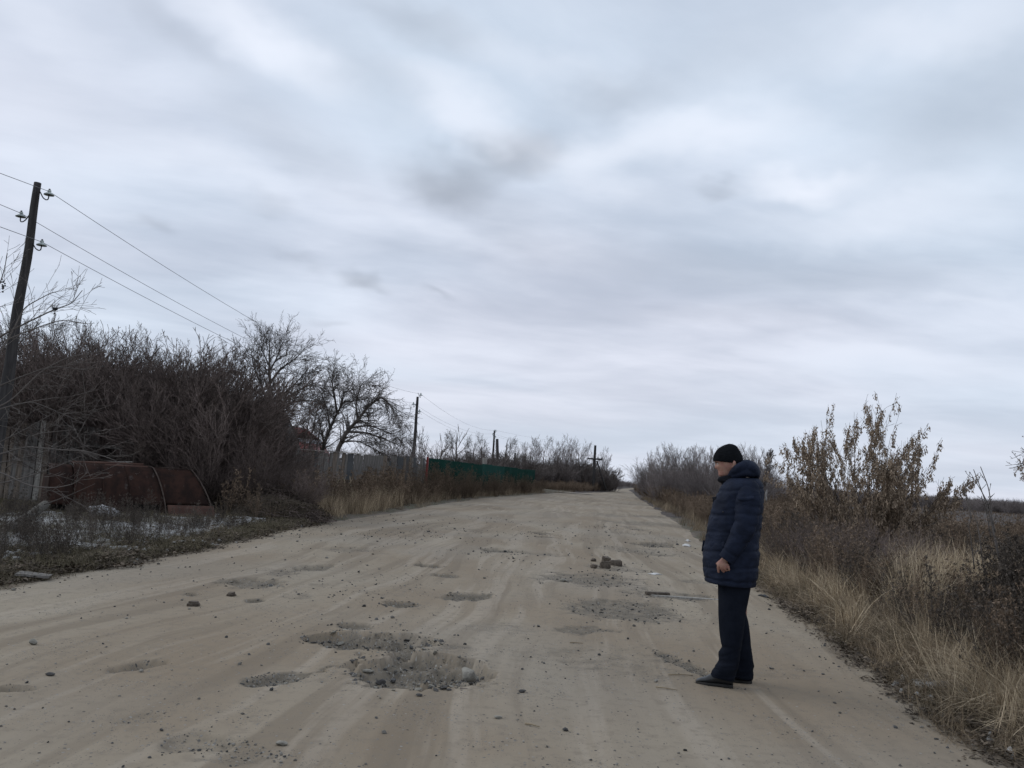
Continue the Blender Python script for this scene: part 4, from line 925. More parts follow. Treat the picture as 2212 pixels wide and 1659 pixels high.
# leaning old fruit tree behind the grey fence, drawn limb by limb
def guided(name, label, limbs, D, mat, P, r_scale=1.0, cat='tree', group=None, dens=1.0, seed=5):
    """limbs: list of (points in photo pixels (x, y[, depth offset]), r0, r1)"""
    rr = random.Random(seed); base = at(*limbs[0][0][0][:2], D+(limbs[0][0][0][2] if len(limbs[0][0][0]) > 2 else 0)); e = empty(name, (base[0], base[1], 0)); tag(e, label, cat, group); b0 = np.array([base[0], base[1], 0])
    big = []; out = [[]]
    for pts_, r0, r1 in limbs:
        W = np.array([at(p_[0], p_[1], D+(p_[2] if len(p_) > 2 else 0))-b0 for p_ in pts_]); n = 6*(len(W)-1)
        tt_ = np.linspace(0, len(W)-1, n+1); C_ = np.stack([np.interp(tt_, range(len(W)), W[:, j]) for j in range(3)], 1)
        for _ in range(3): C_[1:-1] = (C_[:-2]+2*C_[1:-1]+C_[2:])/4
        rad = np.linspace(r0, r1, len(C_)); big.append((C_, rad))
        for i in range(len(C_)-1):
            if i < len(C_)*P.get('bare', .15): continue
            c_ = P['side']*dens; c_ = int(c_)+(rr.random() < c_-int(c_)); d = C_[i+1]-C_[i]; d = d/np.linalg.norm(d)
            for _ in range(c_):
                u_ = np.array([rr.gauss(0, 1), rr.gauss(0, 1), rr.gauss(0, 1)]); s_ = u_-(u_@d)*d; s_ /= np.linalg.norm(s_); a = R_(rr.gauss(48, 12))
                nd = math.cos(a)*d+math.sin(a)*s_
                grow(out, rr, tuple(C_[i]), tuple(nd), P['len']*rr.uniform(.5, 1.2), max(rad[i]*.4, P['rmin']), 0, P)
    V = []; Fq = []; 
    for C_, rad in big:
        me = smooth_tube('trunk' if rad[0] > .04 else 'limb', C_, rad, 8, M[mat]); link(me.name.split('.')[0], me, None, e)
    link('branches', tube_mesh('branches', out[0], 3, M[mat]), None, e); return e
PG = dict(n=[6, 4, 3], wob=[.06, .07, .08], up=[.03, .03, .02], kids=[6, 4], start=[.1, .1], ang=[38, 40], lr=[.5, .5], rr=[.55, .6], taper=[.7, .6, .5], rmin=.0055, side=1.7, len=1.3, bare=.2)
guided('leaning_tree', 'old dark bare tree leaning to the right behind the grey board fence',
       [([(722, 1010), (728, 975), (748, 933), (772, 909), (796, 876), (823, 857), (838, 868)], .13, .03), ([(748, 933), (790, 934), (835, 950), (862, 962)], .06, .015), ([(752, 925), (800, 918), (845, 938), (868, 930)], .05, .012),
        ([(772, 909), (768, 870), (778, 835), (788, 822)], .05, .01), ([(790, 940, 1), (796, 905, 1), (796, 895, 1)], .03, .01), ([(823, 857), (848, 880), (852, 900)], .03, .008), ([(735, 955), (775, 952), (812, 972), (838, 985)], .04, .01)], 40, 'tree', dict(PG, up=[-.02, -.05, -.05]), dens=1.1, seed=5)
guided('forked_tree', 'dark bare fruit tree left of the leaning one, forked above the grey fence',
       [([(692, 1010), (696, 972), (713, 924), (734, 882), (743, 868)], .11, .03), ([(728, 893), (722, 850), (716, 822), (718, 812)], .06, .012), ([(743, 868), (770, 866), (790, 862)], .035, .01), ([(713, 924), (706, 880), (690, 842)], .05, .012), ([(734, 882), (742, 850), (760, 835)], .035, .01)], 41, 'tree', PG, dens=1.2, seed=6)
guided('round_tree', 'large round crowned bare tree at the right end of the thicket',
       [([(574, 1040), (578, 930), (581, 877), (583, 829), (582, 775), (583, 732)], .12, .015), ([(582, 829), (606, 796), (630, 781), (656, 758)], .05, .012), ([(578, 880), (570, 844), (555, 811), (546, 784), (543, 755)], .05, .012),
        ([(582, 960), (588, 905), (594, 891), (618, 862), (647, 841), (684, 826)], .08, .014), ([(583, 870), (618, 847), (641, 826), (665, 797)], .05, .012), ([(600, 885), (624, 871), (647, 865), (684, 866)], .04, .010), ([(583, 800), (600, 770), (612, 735)], .03, .01), ([(582, 790), (568, 762), (560, 738)], .03, .01), ([(560, 850), (535, 835), (520, 800)], .03, .01)], 31, 'tree', dict(PG, len=1.25, ang=[34, 34], rmin=.0042), dens=.9, seed=15)
guided('thin_stem_tree', 'thin many stemmed bare tree left of the forked fruit tree',
       [([(668, 1000), (670, 950), (682, 900), (692, 855)], .05, .015), ([(655, 1000), (658, 960), (668, 905), (668, 880)], .045, .012), ([(680, 1000), (690, 930), (700, 890)], .04, .012)], 41.5, 'tree', PG, dens=1.1, seed=7)
for i, px in enumerate([640, 670, 705, 745, 775, 805, 835, 862, 885, 910, 690, 760, 820, 850]):
    loc, h = spot(px, rq.uniform(925, 972), rq.uniform(46, 56)); inst_shrub(THK_F[i % 3], loc, h, rq.uniform(0, 6), 'grey leafless shrub in the garden behind the grey board fence', 'garden shrubs behind the grey fence', wid=rq.uniform(.8, 1.2))

# ------------------------------------------------------------------ behind the green fence and along the far left
loc, h = spot(945, 912, 52); inst_shrub(make_shrub(71, 'tree', 9, dict(PS, rmin=.012, kids=[7, 4]), 3.4, .04, (6, 34), .3), loc, h, 1, 'open fan shaped bare shrub standing over the corner of the green fence', wid=1.05)
NM = {995: 'dark bare tree with a dense round crown, first left of the braced pole', 1022: 'bare tree between the dense crown and the braced pole', 1050: 'bare tree touching the braced pole on its left', 1090: 'bare tree right of the braced pole'}
for px, yt, D, k, wd in ((995, 927, 75, 0, .8), (1022, 935, 84, 1, .75), (1050, 932, 92, 2, .8), (1090, 940, 92, 0, .8)):
    T = [t_ for t_ in TREES][k]; loc, h = spot(px, yt, D); inst_tree(T, loc, h, rq.uniform(0, 6), NM[px], 'bare trees behind the green fence', wid=wd)
for i in range(22):
    px = 965+i*8+rq.uniform(-5, 5); loc, h = spot(px, rq.uniform(968, 990), rq.uniform(76, 100)); inst_shrub(THK_D[i % 3], loc, h, rq.uniform(0, 6), 'dark leafless shrub crowding behind the green fence, '+zone(px, (1046, 'left of the pale box'), (1090, 'round the braced pole'), (1900, 'towards its right end')), 'behind green fence '+zone(px, (1046, 'left'), (1090, 'middle'), (1900, 'right')), wid=rq.uniform(1., 1.4))
for i, (px, yt) in enumerate([(1133, 958), (1148, 947), (1163, 952), (1176, 944), (1192, 955), (1204, 952), (1218, 956), (1229, 948), (1241, 942), (1254, 952), (1268, 962), (1300, 968), (1308, 980), (1281, 975), (1140, 965), (1212, 962)]):
    loc, h = spot(px, yt-6, rq.uniform(122, 136)); inst_tree(UP[i % 3], loc, h, rq.uniform(0, 6), 'slender bare tree in the row where the far road bends', 'slender bare trees left of the far road bend', wid=rq.uniform(.8, 1.15))
for i in range(46):
    px = 1125+i*4.4+rq.uniform(-4, 4); D = np.interp(px, [1120, 1180, 1327], [104, 112, 128])+rq.uniform(0, 12)
    yt = np.interp(px, [1120, 1160, 1230, 1290, 1318, 1330], [1006, 992, 988, 998, 1014, 1040])+rq.uniform(-8, 14)
    loc, h = spot(px, yt, D); inst_shrub(THK_D[i % 3], loc, h, rq.uniform(0, 6), 'low dark shrub by the far road bend, '+zone(px, (1190, 'next to the end of the green fence'), (1265, 'under the slender trees'), (1900, 'at the foot of the crossarm pole')), 'far bend shrubs '+zone(px, (1190, 'left'), (1265, 'middle'), (1900, 'right')), wid=rq.uniform(1., 1.6))
# far end of the road
for i in range(70):
    px = 1322+i*1.9+rq.uniform(-3, 3) ; D = rq.uniform(230, 330); yt = np.interp(px, [1322, 1360, 1400, 1460], [1037, 1036, 1038, 1040])+rq.uniform(-3, 4)
    loc, h = spot(px, yt, D)
    if -3 < offroad(loc[0], loc[1]) < 50 and offroad(loc[0], loc[1]) > 1.5:
        inst_shrub(THK_F[i % 3], loc, max(h, 1.5), rq.uniform(0, 6), 'tiny grey shrub at the far end of the road', 'shrubs at the far end of the road', wid=rq.uniform(1.4, 2.4))
# right of the road
def skr(px): return np.interp(px, [1383, 1395, 1420, 1440, 1480, 1530, 1600, 1640, 1672, 1690], [1006, 978, 964, 952, 958, 956, 952, 962, 982, 1014])
for i in range(42):
    px = 1392+i*6.7+rq.uniform(-4, 4); D = rq.uniform(66, 96); yt = skr(px)+rq.uniform(-4, 24)
    loc, h = spot(px, yt, D)
    if offroad(loc[0], loc[1]) < 1.2: D = 100; loc, h = spot(px, yt, D)
    if offroad(loc[0], loc[1]) < 1.0: continue
    inst_tree(UP[i % 3], loc, h, rq.uniform(0, 6), 'slender bare tree of the right hand grove, '+zone(px, (1460, 'at its left edge'), (1550, 'left of the head of the man'), (1900, 'behind the head and hood of the man')), 'grove trees '+zone(px, (1460, 'left'), (1550, 'middle'), (1900, 'right')), wid=rq.uniform(.75, 1.05))
for i in range(54):
    px = 1385+i*5.9+rq.uniform(-4, 4); D = rq.uniform(54, 90); yt = skr(px)+rq.uniform(22, 60)
    loc, h = spot(px, yt, D)
    if offroad(loc[0], loc[1]) < 1.0: continue
    inst_shrub(THK_F[i % 3], loc, max(h, 1), rq.uniform(0, 6), 'grey shrub under the grove right of the road, '+zone(px, (1460, 'at its left edge by the road'), (1560, 'left of the head of the man'), (1900, 'behind the man')), 'grove shrubs '+zone(px, (1460, 'left'), (1560, 'middle'), (1900, 'right')), wid=rq.uniform(.9, 1.5))
bl = at(1654, 1085, 55); bt = at(1662, 985, 55); e = empty('birch_tree', (bl[0], bl[1], 0)); tag(e, 'slim birch with a white trunk behind the hood of the man', 'tree')
link('trunk', smooth_tube('trunk', [(0, 0, 0), (.02, 0, 1.5), (bt[0]-bl[0], 0, bt[2])], [.085, .07, .02], 8, M['birch']), None, e)
o_ = [[]]; rr = random.Random(2)
for _ in range(30): 
    z_ = rr.uniform(1.2, bt[2]); grow(o_, rr, (bt[0]*0+(bt[0]-bl[0])*z_/bt[2], 0, z_), _norm((rr.gauss(0, .8), rr.gauss(0, .8), 1.9)), .9*(1.15-z_/bt[2]*.6), .010, 0, dict(PS, rmin=.008))
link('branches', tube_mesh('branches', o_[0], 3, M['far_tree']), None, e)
for i in range(20):
    px = rq.uniform(1676, 1765); loc, h = spot(px, rq.uniform(1050, 1066), rq.uniform(105, 130)); inst_shrub(THK_F[i % 3], loc, h, rq.uniform(0, 6), 'dark far shrub beyond the field left of the leafy shrub', 'far shrubs between the grove and the leafy shrub', wid=rq.uniform(1.2, 1.8))
pts_ = []; 
for i in range(900):
    px = rq.uniform(1660, 2330); D = rq.uniform(185, 330); g_ = at(px, 1080, D); pts_.append((g_[0], D, 0))
pts_ = np.array(pts_); scl = RNG.uniform(.55, 1.05, len(pts_))*(pts_[:, 1]/230)**.5
fm = [s_[0] for s_ in THK_F]
scatter('distant_treeline', 'long low band of grey trees beyond the dark field', fm, pts_, rots(len(pts_), .05), np.stack([scl*1.5, scl*1.5, scl], 1))
for i in range(16):
    px = rq.uniform(1740, 2230); loc, h = spot(px, rq.uniform(1066, 1082), rq.uniform(190, 260)); inst_tree(UP[i % 3], loc, max(2.5, h), rq.uniform(0, 6), 'single grey tree standing up from the distant band across the field', 'taller trees in the distant band across the field', wid=1.3)
# ------------------------------------------------------------------ grass and weed pieces
def blade_clump(name, seed, n, L, wd, lean, base_r, mat, segs=3, droop=.5, wind=(0, 0)):
    rr = random.Random(seed); V = []; Fq = []
    for _ in range(n):
        a = rr.uniform(0, 6.283); b = base_r*math.sqrt(rr.random()); p = [b*math.cos(a), b*math.sin(a), -.02]
        az = rr.uniform(0, 6.283); t_ = abs(rr.gauss(0, lean)); d = _norm((math.sin(t_)*math.cos(az)+wind[0], math.sin(t_)*math.sin(az)+wind[1], math.cos(t_)))
        l = L*rr.uniform(.45, 1.1); w_ = wd*rr.uniform(.6, 1.2); sx_, sy_ = -math.sin(az+rr.gauss(0, .6)), math.cos(az+rr.gauss(0, .6)); k_ = len(V); dr = droop*rr.uniform(.2, 1.3)
        for i in range(segs+1):
            f = i/segs; ww = w_*(1-.85*f)*.5; V += [(p[0]-sx_*ww, p[1]-sy_*ww, p[2]), (p[0]+sx_*ww, p[1]+sy_*ww, p[2])]
            p = [p[j]+d[j]*l/segs for j in range(3)]; p[2] = max(p[2], .012)
            h_ = math.hypot(d[0], d[1])+1e-6; d = _norm((d[0]*(1+dr*.5), d[1]*(1+dr*.5), d[2]-dr*.45))
        for i in range(segs): Fq.append((k_+2*i, k_+2*i+1, k_+2*i+3, k_+2*i+2))
    return np_mesh(name, V, Fq, False, M[mat])
def weed_clump(name, seed, stems, Hs, mat, twigs=12, flake=.012, nfl=6, spread=.22, r=.004, tl=.22, droop=0):
    rr = random.Random(seed); seg = []; V = []; Fq = []
    for _ in range(stems):
        a = rr.uniform(0, 6.283); b = rr.uniform(0, .14); p = (b*math.cos(a), b*math.sin(a), -.03); t_ = rr.uniform(0, spread); d = _norm((math.sin(t_)*math.cos(a), math.sin(t_)*math.sin(a), 1)); h_ = Hs*rr.uniform(.6, 1.1); n = 7
        for i in range(n):
            q = tuple(p[j]+d[j]*h_/n for j in range(3)); r0, r1 = r*(1-.8*i/n), r*(1-.8*(i+1)/n); seg.append((*p, *q, r0, r1)); d = _norm((d[0]+rr.gauss(0, .05), d[1]+rr.gauss(0, .05), d[2]))
            if i >= 1:
                for _k in range(max(1, twigs//(n-1))+(rr.random() < .4)):
                    az = rr.uniform(0, 6.283); el = rr.uniform(.3, 1.1); td = _norm((math.cos(az)*math.sin(el), math.sin(az)*math.sin(el), math.cos(el)-droop)); l = tl*rr.uniform(.5, 1.2)*(1.2-i/n)
                    e_ = tuple(q[j]+td[j]*l for j in range(3)); seg.append((*q, *e_, r*.45, r*.3))
                    for _f in range(nfl):
                        f = rr.uniform(.25, 1.05); c_ = [q[j]+td[j]*l*f+rr.gauss(0, .008) for j in range(3)]; s_ = flake*rr.uniform(.6, 1.5); n0 = _norm((rr.gauss(0, 1), rr.gauss(0, 1), rr.gauss(0, 1))); n1_ = _norm((rr.gauss(0, 1), rr.gauss(0, 1), rr.gauss(0, 1.4)))
                        V.append((c_, [c_[j]+n0[j]*s_ for j in range(3)], [c_[j]+n1_[j]*s_*1.5 for j in range(3)]))
            p = q
    TV, TF = tube_arrays(seg, 3); base = len(TV); VV = np.concatenate([TV, np.array(V).reshape(-1, 3)]) if V else TV
    et = np.arange(len(V)*3).reshape(-1, 3)+base
    return np_mesh(name, VV, TF, False, M[mat], et)
def leaf_flakes(name, seed, n, R0_, mat, sz=(.015, .04)):
    rr = random.Random(seed); V = []; Fq = []
    for _ in range(n):
        a = rr.uniform(0, 6.28); q = R0_*math.sqrt(rr.random()); x_, y_, z_ = q*math.cos(a), q*math.sin(a), rr.uniform(.003, .03); s_ = rr.uniform(*sz); az = rr.uniform(0, 6.28); c_, s2_ = math.cos(az)*s_, math.sin(az)*s_; k_ = len(V)
        V += [(x_-c_, y_-s2_, z_+rr.uniform(-.4, .5)*s_), (x_+s2_*.5, y_-c_*.5, z_+rr.uniform(-.2, .4)*s_), (x_+c_, y_+s2_, z_+rr.uniform(-.4, .6)*s_), (x_-s2_*.5, y_+c_*.5, z_+rr.uniform(-.2, .4)*s_)]; Fq.append((k_, k_+1, k_+2, k_+3))
    return np_mesh(name, V, Fq, False, M[mat])
STR = [blade_clump('straw', 300+i, 30, .66, .0075, .55, .16, 'straw', 4, .6) for i in range(5)]
STRW = [blade_clump('leaning_straw', 310+i, 34, .66, .0075, .35, .18, 'straw', 4, .6, wind=(-.75, -.25)) for i in range(3)]
STRF = [blade_clump('far_straw', 320+i, 34, .6, .014, .35, .22, 'straw_dark', 3, .4) for i in range(3)]
STRD = [blade_clump('dull_straw', 330+i, 46, .42, .006, .8, .16, 'straw_dark', 4, .7) for i in range(4)]
GRN = [blade_clump('green_grass', 340+i, 44, .13, .005, .8, .14, 'green', 3, .6) for i in range(4)]
WED = [weed_clump('weed', 350+i, 5, .95, 'weed', 14, .017, 5) for i in range(4)]
WEDD = [weed_clump('dark_weed', 360+i, 6, 1.0, 'weed_dark', 16, .017, 6, r=.005) for i in range(3)]
WEDS = [weed_clump('small_weed', 370+i, 4, .38, 'weed_dark', 8, .010, 3, .35, .003, .12) for i in range(3)]
WEDF = [weed_clump('far_weed', 380+i, 7, 1.1, 'weed', 16, .028, 5, .3, .008, .3) for i in range(3)]
LIT = [leaf_flakes('leaves', 390+i, 60, .3, 'litter') for i in range(4)]
def put(name, label, protos, x, y, sc, tilt=.12, dz=0.0, szz=None, smul=None):
    n = len(x); z = Hh(x, y)+dz
    s_ = RNG.uniform(sc[0], sc[1], n)*(1+.45*fbm(x*.55, y*.45, 6, 3))*(1 if smul is None else smul(x, y)); s3 = np.stack([s_, s_, s_*(1 if szz is None else szz)], 1)
    return scatter(name, label, protos, np.stack([x, y, z], 1), rots(n, tilt), s3)
def sr_(x, y): return x-re_(y)
def sl_(x, y): return le(y)-x
# right side ------------------------------------------------------
fl = lambda x, y, f=.9, k=0: fbm(x*f, y*f, k, 3)
x, y = sample(12000, 2.4, 7.5, 2.4, 20, lambda x, y: (sst(sr_(x, y), .15, .6)*sst(sr_(x, y), 1.5, .9)*(.10+.9*sst(fl(x, y, 1.2), -.1, .35))*.8), bias=1.5)
k = RNG.random(len(x)) < .55
put('straw_grass', 'pale dry straw grass along the right road edge', STR, x[k], y[k], (.4, .95), .35)
put('bent_straw_grass', 'long pale straw bent over towards the road on the right', STRW, x[~k], y[~k], (.5, 1.0), .3); 
o = bpy.data.objects['bent_straw_grass']; a = np.zeros(len(o.data.vertices)*3, np.float32); o.data.attributes['rot'].data.foreach_get('vector', a); a = a.reshape(-1, 3); a[:, 2] = RNG.normal(0, .6, len(a)); o.data.attributes['rot'].data.foreach_set('vector', a.ravel())
x, y = sample(9000, 2.2, 6.5, 2.4, 22, lambda x, y: sst(sr_(x, y), -.02, .25)*sst(sr_(x, y), 1.6, .8)*.9, bias=1.4)
put('matted_grass', 'dull matted grass at the foot of the right bank', STRD, x, y, (.3, .75), .5)
x, y = sample(6000, 2.2, 5.5, 2.4, 18, lambda x, y: sst(sr_(x, y), -.05, .15)*sst(sr_(x, y), 1.1, .5)*.9, bias=1.3)
put('verge_leaves', 'small fallen leaves and crumbs at the right road edge', LIT, x, y, (.4, .9), .1)
x, y = sample(9000, 2.6, 5.5, 2.4, 16, lambda x, y: sst(sr_(x, y), .05, .3)*sst(sr_(x, y), 1.5, .9)*sst(fl(x, y, 1.3, 4), -.1, .3), bias=1.2)
put('short_green_grass', 'short dull green grass between the straw on the right', GRN, x, y, (.6, 1.2), .3)
# weeds behind the straw
lowz = lambda x, y: np.where((x > .43*y) & (y > 8.2) & (y < 15.5) & (x < .75*y), .68, 1.0)
def dW(x, y):
    s_ = sr_(x, y); return sst(s_, .55, 1.4)*(.45+.55*sst(fl(x, y, .6, 2), -.3, .3))
x, y = sample(11500, 3.2, 17, 3, 26, dW, bias=1.25); kp = ~((x > 6.8) & (y > 7.2) & (y < 15.5) & (RNG.random(len(x)) < .72)); x, y = x[kp], y[kp]; k = RNG.random(len(x)) < .6
put('brown_weeds', 'dense brown dry weeds covering the right side', WED, x[k], y[k], (.58, 1.0), .2, smul=lowz)
put('dark_weeds', 'dark grey brown dry weeds mixed in on the right side', WEDD, x[~k], y[~k], (.5, .92), .16, smul=lowz)
x, y = sample(3600, 4.2, 8.0, 4.2, 9.0, lambda x, y: sst(sr_(x, y), 1.5, 2.1)*.9*(x > .555*y))
put('near_dark_weeds', 'tall dark weeds at the right edge of the picture', WEDD, x, y, (1.0, 1.35), .1)
x, y = sample(2600, 4.6, 11, 10.3, 14.5, lambda x, y: sst(fl(x, y, .7, 5), -.25, .15)*(x > .47*y)*(x < .75*y))
put('pale_grass_patch', 'pale straw patch inside the weeds on the right', STR, x, y, (.85, 1.35), .12)
x, y = sample(9000, 5, 46, 20, 66, lambda x, y: sst(sr_(x, y), .6, 1.6)*np.where(x > .22*y+8.5, sst(y, 44, 26)*.7, 1)*.8)
put('far_weeds', 'brown weeds along the right road edge in the distance', WEDF, x, y, (.5, .95), .15)
x, y = sample(6000, 7, 42, 55, 150, lambda x, y: sst(sr_(x, y), .4, 1.2)*sst(sr_(x, y), 16, 9))
put('farthest_weeds', 'brown verge weeds towards the far road bend', WEDF, x, y, (.7, 1.3), .15)
x, y = sample(3800, 3.8, 22, 14, 80, lambda x, y: sst(sr_(x, y), .15, .5)*sst(sr_(x, y), 1.5, .8))
put('far_straw_grass', 'tan grass strip along the right road edge farther on', STRF, x, y, (.5, 1.0), .25)
x, y = sample(9000, 10, 120, 30, 185, lambda x, y: (x > .22*y+9)*.55)
put('field_stubble', 'low dark stubble on the field at the right', WEDF, x, y, (.22, .4), .2)
# brushwood round the leafy shrub
for i in range(34):
    px = rq.uniform(1650, 1960); D = rq.uniform(13, 24); yt = np.interp(px, [1650, 1760, 1900, 2010], [1080, 1095, 1100, 1128])+rq.uniform(-10, 40); loc, h = spot(px, yt, D)
    inst_shrub(THK_P[i % 2], loc, h, rq.uniform(0, 6), 'low brown twiggy shrub in the weeds '+zone(px, (1760, 'between the man and the leafy shrub'), (1900, 'at the foot of the leafy shrub'), (2300, 'right of the leafy shrub')), 'low shrubs '+zone(px, (1760, 'left'), (1900, 'middle'), (2300, 'right')), wid=rq.uniform(.8, 1.3))
# left side -------------------------------------------------------
x, y = sample(36000, -13, -3, 2.5, 21.5, lambda x, y: sst(sl_(x, y), -.02, .3)*(.45+.55*sst(fl(x, y, .8, 1), -.3, .2)))
put('left_verge_grass', 'short dull grass on the left verge', GRN, x, y, (.5, 1.15), .35)
x, y = sample(12000, -11, -3, 2.5, 22, lambda x, y: sst(sl_(x, y), -.08, .2)*sst(sl_(x, y), 2.6, 1.0))
put('left_fallen_leaves', 'dark fallen leaves along the left road edge', LIT, x, y, (.4, 1.0), .12)
x, y = sample(2300, -13, -4, 3.5, 20.5, lambda x, y: sst(sl_(x, y), .3, .9)*sst(fl(x, y, .7, 6), -.05, .4))
put('left_small_weeds', 'small dark weeds standing in the snowy grass on the left', WEDS, x, y, (.5, 1.15), .2)
x, y = sample(260, -12, -5, 9.5, 18.2, lambda x, y: sst(sl_(x, y), .6, 1.4))
put('left_weed_stalks', 'taller thin weed stalks on the left verge', WEDD, x, y, (.35, .62), .2)
x, y = sample(2400, -12.5, -5.2, 3, 20, lambda x, y: sst(sl_(x, y), .3, .9)*sst(fl(x, y, .9, 3), .0, .4))
put('left_dull_straw', 'flattened dull straw on the left verge', STRD, x, y, (.3, .6), .4)
# strip in front of the thicket, grey fence and green fence
def fdist(x, y):
    """distance to the fence line"""
    fx = np.interp(y, [20, 25.6, 43, 84.5], [-10, -9.6, -4.24, 3.05]); return x-fx
x, y = sample(7200, -9.5, 6, 20.5, 84, lambda x, y: sst(sl_(x, y), .35, .9)*sst(fdist(x, y), .0, .3)*np.where(y < 26, sst(fl(x, y, .5, 2), -.1, .2), 1)*.9)
k = RNG.random(len(x)) < .5
put('fence_straw', 'tan dry grass strip in front of the grey and green fences', STRF, x[k & (sl_(x, y) < 2.6)], y[k & (sl_(x, y) < 2.6)], (.75, 1.35), .15)
k2 = ~k & (sl_(x, y) > .8)
put('fence_weeds', 'brown weeds growing up against the grey and green fences', WEDF, x[k2], y[k2], (.55, 1.1), .14)
x, y = sample(800, -6.3, -4.2, 22, 33, lambda x, y: sst(sl_(x, y), .3, .7)*sst(sl_(x, y), 2.0, 1.3))
put('tan_grass_tuft', 'bright tan grass strip below the leaning tree', [blade_clump('tan_straw', 401, 26, .7, .010, .3, .2, 'straw', 3, .3), blade_clump('tan_straw', 402, 26, .7, .010, .3, .2, 'straw_dark', 3, .3)], x, y, (.6, 1.15), .12)
x, y = sample(2500, -9, 8, 20.5, 100, lambda x, y: sst(sl_(x, y), -.1, .2)*sst(sl_(x, y), 1.0, .4))
put('left_edge_grass', 'short dull grass fringing the left road edge farther on', STRD, x, y, (.5, 1.2), .3)
x, y = sample(900, 4, 17, 98, 122, lambda x, y: sst(sl_(x, y), .5, 1.5)*(y > 102))
put('bend_grass', 'tan grass below the shrubs at the far bend', WEDF, x, y, (.6, 1.0), .15)
FW = [weed_clump('fence_bush', 410+i, 16, 1.7, 'weed', 26, .018, 4, .6, .008, .5) for i in range(2)]
for i, (px, yt, D) in enumerate([(930, 1010, 42), (948, 1016, 43), (965, 1020, 45), (983, 1028, 46), (1005, 1022, 48), (1022, 1030, 50), (1075, 1022, 58), (1090, 1020, 62), (1104, 1030, 66), (1160, 1030, 84), (1172, 1036, 86), (870, 1015, 36), (845, 1010, 35), (820, 1030, 33), (890, 1030, 37), (910, 1022, 40), (790, 1035, 31), (760, 1030, 30), (1135, 1035, 74), (938, 1000, 44), (956, 1005, 45), (972, 1012, 47), (990, 1008, 49), (1013, 1018, 52), (1032, 1022, 55), (1052, 1028, 57), (1064, 1020, 60), (1098, 1026, 68), (1112, 1024, 72), (1124, 1028, 76), (880, 1005, 38), (855, 1000, 37), (835, 1008, 36), (900, 1000, 40)]):
    loc, h = spot(px, yt, D); fx = np.interp(D, [25.6, 43, 84.5], [-9.6, -4.24, 3.05]); 
    o = link('tall_weed_bush', FW[i % 2], None, None, (max(loc[0], fx+.5), loc[1], loc[2]), (0, 0, rq.uniform(0, 6)), (h/1.7*1.1, h/1.7*1.1, h/1.7)); zt_ = zone(px, (916, 'grey board part'), (1046, 'green part left of the pale box'), (1900, 'green part right of the pale box')); tag(o, 'bushy dry weed by the left roadside fence, '+zt_, 'bush', 'fence weeds '+zt_)
# pale plume grasses
for i, (px, py) in enumerate([(713, 1048), (722, 1052), (738, 1045), (752, 1047), (765, 1044), (698, 1048)]):
    loc, h = spot(px, py, 27.5); rr = random.Random(i); e = empty('plume_grass', loc); sw = rr.uniform(-.22, .25)
    C_ = [np.array([sw*f*f, 0, h*f-(.12*max(0, f-.8)*5)*abs(sw)]) for f in np.linspace(0, 1, 9)]
    link('stem', smooth_tube('stem', C_, np.linspace(.008, .005, 9), 5, M['straw']), None, e); dd = (C_[-1]-C_[-3]); dd /= np.linalg.norm(dd)
    link('plume', smooth_tube('plume', [C_[-1]+dd*f*.26 for f in (0, .3, .6, 1)], [.01, .022, .017, .004], 7, M['straw']), None, e)
    tag(e, 'pale plumed grass stem among the straw before the grey fence', 'grass stem', 'pale plumed stems before the grey fence')
# ---- snow remains
def snow(name, label, ring, n, seed, D0, thr, spacing=.03):
    P = np.array([ground(*p_)[:2] for p_ in ring]); x0, y0 = P.min(0); x1, y1 = P.max(0)
    xs = np.arange(x0, x1, spacing); ys_ = np.arange(y0, y1, spacing*1.6); X, Y = np.meshgrid(xs, ys_); 
    cx_, cy_ = (x0+x1)/2, (y0+y1)/2; q = np.sqrt(((X-cx_)/((x1-x0)/2))**2+((Y-cy_)/((y1-y0)/2))**2)
    mk = fbm(X*1.1+seed, Y*.8, 2, 4)*.9+1.9*fbm(X*12, Y*9, 4, 3)-.85*sst(q, .45, 1.05)-thr-(1.2*sst(offroad(X, Y), 1.4, .6) if n > 1 else 0)
    Z = Hh(X, Y)+np.clip(mk*.12, -.02, .04)+.02; i_ = np.arange(X.size).reshape(X.shape)
    Fq = np.stack([i_[:-1, :-1], i_[:-1, 1:], i_[1:, 1:], i_[1:, :-1]], -1).reshape(-1, 4); keep = (mk.ravel()[Fq] > -.06).any(1)
    me = np_mesh(name, np.stack([X.ravel(), Y.ravel(), Z.ravel()], 1), Fq[keep], True, M['snow']); o = link(name, me); tag(o, label, kind='stuff')
snow('snow_remains', 'thin broken patches of old snow in the left verge grass', [(-40, 1120), (470, 1120), (470, 1195), (-40, 1215)], 2, 3, 14, -.66, .020)
snow('snow_strip', 'small strip of old snow under the straw at the right edge', [(1940, 1470), (2030, 1470), (2030, 1520), (1940, 1520)], 1, 9, 7, .55, .010)
snow('snow_strip', 'small strip of old snow in the grass at the bottom right', [(2085, 1590), (2190, 1590), (2190, 1650), (2085, 1650)], 1, 5, 5, .65, .010)

